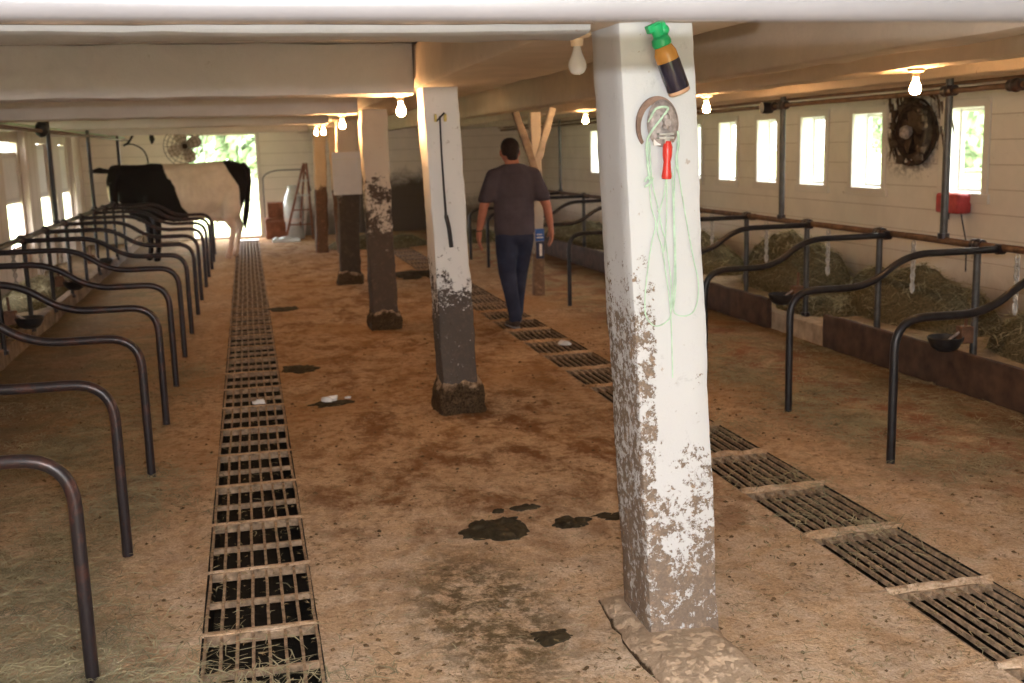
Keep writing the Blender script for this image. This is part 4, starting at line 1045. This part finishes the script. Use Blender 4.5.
chainblob(m, [(-1.45,0,.84,.16,.2,.26), (-1.72,-.02,.86,.12,.13,.24), (-1.9,-.04,.98,.08,.09,.2)], .4)   # brisket
chainblob(m, [(-.28,0,1.49,.10,.10,.06),(-.1,0,1.44,.08,.07,.06)], .4)
# hind legs
for sy, dx in ((-1, -.10), (1, .0)):
    chainblob(m, [(-.22, sy*.18, 1.1, .22,.12,.26), (-.26, sy*.20, .84, .17,.10,.16), (-.24+dx, sy*.20, .66, .095,.07,.10), (-.16+dx, sy*.19, .50, .062,.055,.07), (-.20+dx, sy*.19, .32, .046,.045,.05), (-.24+dx, sy*.19, .14, .046,.045,.05), (-.27+dx, sy*.19, .04, .062,.055,.045)], .4)
# front legs
for sy, dx in ((-1, 0), (1, -.14)):
    chainblob(m, [(-1.50, sy*.18, .95, .14,.10,.2), (-1.46+dx, sy*.17, .68, .085,.075,.1), (-1.46+dx, sy*.16, .42, .062,.058,.06), (-1.46+dx, sy*.16, .24, .045,.045,.05), (-1.48+dx, sy*.16, .10, .048,.048,.04), (-1.50+dx, sy*.16, .035, .064,.058,.04)], .4)
# udder
chainblob(m, [(-.40,0,.72,.17,.16,.15), (-.58,0,.70,.14,.15,.11)], .4)
for tx, ty in ((-.36,-.08),(-.36,.08),(-.52,-.08),(-.52,.08)): chainblob(m, [(tx,ty,.60,.022,.022,.03),(tx,ty,.51,.015,.015,.02)], .4, 8, 6)
organic(m, 'body', cow_mat(), .018, 5, cow)
black = plain('black_hide', (.014, .011, .011), .75, 0, .2, .3, 12, .1)
for (p, q, tip) in (((-2.10,-.12,1.42), (-2.26,-.16,1.445), (-2.40,-.20,1.43)), ((-2.0,.05,1.44), (-2.06,.16,1.46), (-2.1,.26,1.43))):
    m = MB(); chainblob(m, [(*p,.03,.03,.03), (*q,.05,.03,.05), (*tip,.02,.015,.02)], .3, 10, 6); organic(m, 'ear', black, .009, 2, cow)
m = MB(); chainblob(m, [(-.04,0,1.46,.06,.05,.05), (.02,0,1.38,.055,.04,.05), (.035,-.02,1.2,.045,.035,.05), (.0,-.03,.98,.045,.035,.05), (-.035,-.03,.78,.055,.04,.06), (-.07,-.03,.60,.05,.04,.06), (-.08,-.03,.47,.018,.014,.04)], .35, 10, 6); organic(m, 'tail', black, .011, 2, cow)
for px in ((-2.185,-.155,1.22),):
    m = MB(); m.ball((-2.10,-.275,1.25), .017); m.build('eye', 'pipe', cow)
cow.scale = (1, 1, 1.03)

# man walking away
man = empty('person', (2.42, 10.1, 0), 'man in dark T-shirt and jeans walking away along the gutter', 'person')
body = MB()
chainblob(body, [(-.005,-.02,1.50,.08,.07,.06), (-.015,.0,1.57,.066,.066,.05)], .35)
chainblob(body, [(-.02,.02,1.61,.080,.088,.08), (-.02,.025,1.685,.084,.10,.088)], .3, 16, 12)      # head
body.ball((-.012,.118,1.63), .014, .022, .02); body.ball((-.012,.095,1.575), .035, .03, .03)        # nose, chin
for sx in (-1, 1): body.ball((-.02+sx*.087, .02, 1.635), .014, .022, .034, 10, 8)                     # ears
chainblob(body, [(0,-.01,1.42,.17,.10,.08), (0,0,1.25,.16,.11,.12), (0,0,1.05,.155,.11,.12), (0,0,.93,.155,.115,.09)], .4)
for sx in (-1, 1): chainblob(body, [(0,-.01,1.45,.06,.06,.05),(sx*.17,-.01,1.42,.068,.065,.06)], .4)
EL = {-1: (-.30,-.04,1.14), 1: (.31,-.04,1.14)}; WR = {-1: (-.335,.03,.915), 1: (.355,.0,.925)}
for sx in (-1, 1):
    chainblob(body, [(sx*.19,-.01,1.42,.062,.062,.062), (sx*.26,-.03,1.25,.052,.052,.05), (*EL[sx],.044,.045,.045), (EL[sx][0]*.35+WR[sx][0]*.65,EL[sx][1]*.35+WR[sx][1]*.65,1.0,.038,.04,.04), (*WR[sx],.026,.030,.03)], .35)
    wx_, wy_, wz_ = WR[sx]
    chainblob(body, [(wx_,wy_,wz_-.02,.030,.034,.03), (wx_+sx*.004,wy_+.005,wz_-.065,.024,.046,.04)], .3)
    for k, (dy, L) in enumerate(((-.033,.068),(-.011,.084),(.012,.090),(.034,.078))):
        chainblob(body, [(wx_+sx*.004,wy_+dy,wz_-.09,.0125,.0115,.011), (wx_-sx*.004,wy_+dy*1.1,wz_-.09-L*.55,.0115,.0105,.010), (wx_-sx*.022,wy_+dy*1.1,wz_-.09-L,.010,.0095,.009)], .4, 8, 6)
    chainblob(body, [(wx_-sx*.004,wy_+.035,wz_-.035,.011,.012,.012), (wx_-sx*.016,wy_+.058,wz_-.07,.010,.010,.011), (wx_-sx*.02,wy_+.062,wz_-.098,.008,.009,.009)], .4, 8, 6)
LEG = {-1: [(-.085,0,.90),(-.075,.03,.52),(-.045,-.13,.11)], 1: [(.085,.02,.90),(.085,.20,.52),(.07,.28,.10)]}
for sx in (-1, 1):
    h, k_, a_ = LEG[sx]
    chainblob(body, [(*h,.095,.10,.10), (*[h[c]*.5+k_[c]*.5 for c in range(3)],.078,.08,.08), (*k_,.058,.06,.06), (*[k_[c]*.65+a_[c]*.35 for c in range(3)],.055,.06,.06), (*a_,.036,.04,.04)], .35)
organic(body, 'body', 'skin', .0075, 3, man, .5)
h = MB(); chainblob(h, [(-.02,.008,1.655,.089,.096,.085), (-.02,.012,1.688,.090,.105,.088)], .3, 18, 12); h.ball((-.012,-.045,1.60), .055, .035, .05)
organic(h, 'hair', 'hair', .01, 3, man)
s_ = MB()
chainblob(s_, [(0,-.02,1.525,.085,.075,.02), (0,-.01,1.49,.125,.09,.045), (0,-.01,1.42,.195,.12,.08), (0,0,1.25,.20,.14,.12), (0,0,1.08,.198,.145,.12), (0,0,.95,.198,.142,.08), (0,0,.885,.196,.142,.03)], .4, 20, 10)
for sx in (-1, 1): chainblob(s_, [(sx*.06,-.01,1.50,.07,.07,.035),(sx*.12,-.01,1.465,.07,.07,.045), (sx*.185,-.01,1.425,.080,.08,.07), (sx*.245,-.025,1.29,.078,.078,.06), (sx*.272,-.032,1.205,.082,.08,.03)], .3, 16, 10)
organic(s_, 'shirt', 'shirt', .011, 5, man)
j_ = MB(); chainblob(j_, [(0,.0,.93,.178,.13,.05), (0,.0,.86,.185,.138,.09)], .4)
for sx in (-1, 1):
    h, k_, a_ = LEG[sx]
    chainblob(j_, [(h[0],h[1],.84,.108,.13,.11), (*[h[c]*.5+k_[c]*.5 for c in range(3)],.105,.108,.09), (*k_,.088,.09,.08), (*[k_[c]*.5+a_[c]*.5 for c in range(3)],.070,.075,.08), (a_[0],a_[1],.12,.064,.070,.03), (a_[0],a_[1]+.01,.075,.064,.070,.02)], .35, 14, 8)
organic(j_, 'jeans', 'jeans', .011, 5, man)
for sx in (-1, 1):
    a_ = LEG[sx][2]; q = MB(); z0 = 0
    chainblob(q, [(a_[0],a_[1]-.02,z0+.05,.040,.045,.045), (a_[0]+sx*.01,a_[1]+.08,z0+.042,.045,.05,.035), (a_[0]+sx*.02,a_[1]+.17,z0+.034,.045,.045,.028)], .35)
    organic(q, 'boot', 'shoe', .008, 3, man)
    q = MB(); chainblob(q, [(a_[0],a_[1]-.025,z0+.012,.044,.048,.012), (a_[0]+sx*.02,a_[1]+.18,z0+.012,.05,.05,.012)], .8); organic(q, 'sole', 'sole', .008, 1, man)
m = MB(); m.tube([(WR[-1][0]+.029*math.cos(2*PI*k/16), WR[-1][1]+.033*math.sin(2*PI*k/16), WR[-1][2]+.005) for k in range(17)], .006, 6, False); m.build('wristwatch', 'pipe', man)

for o in list(bpy.data.objects):
    if o.type == 'EMPTY' and o.name.startswith('window_'): pass
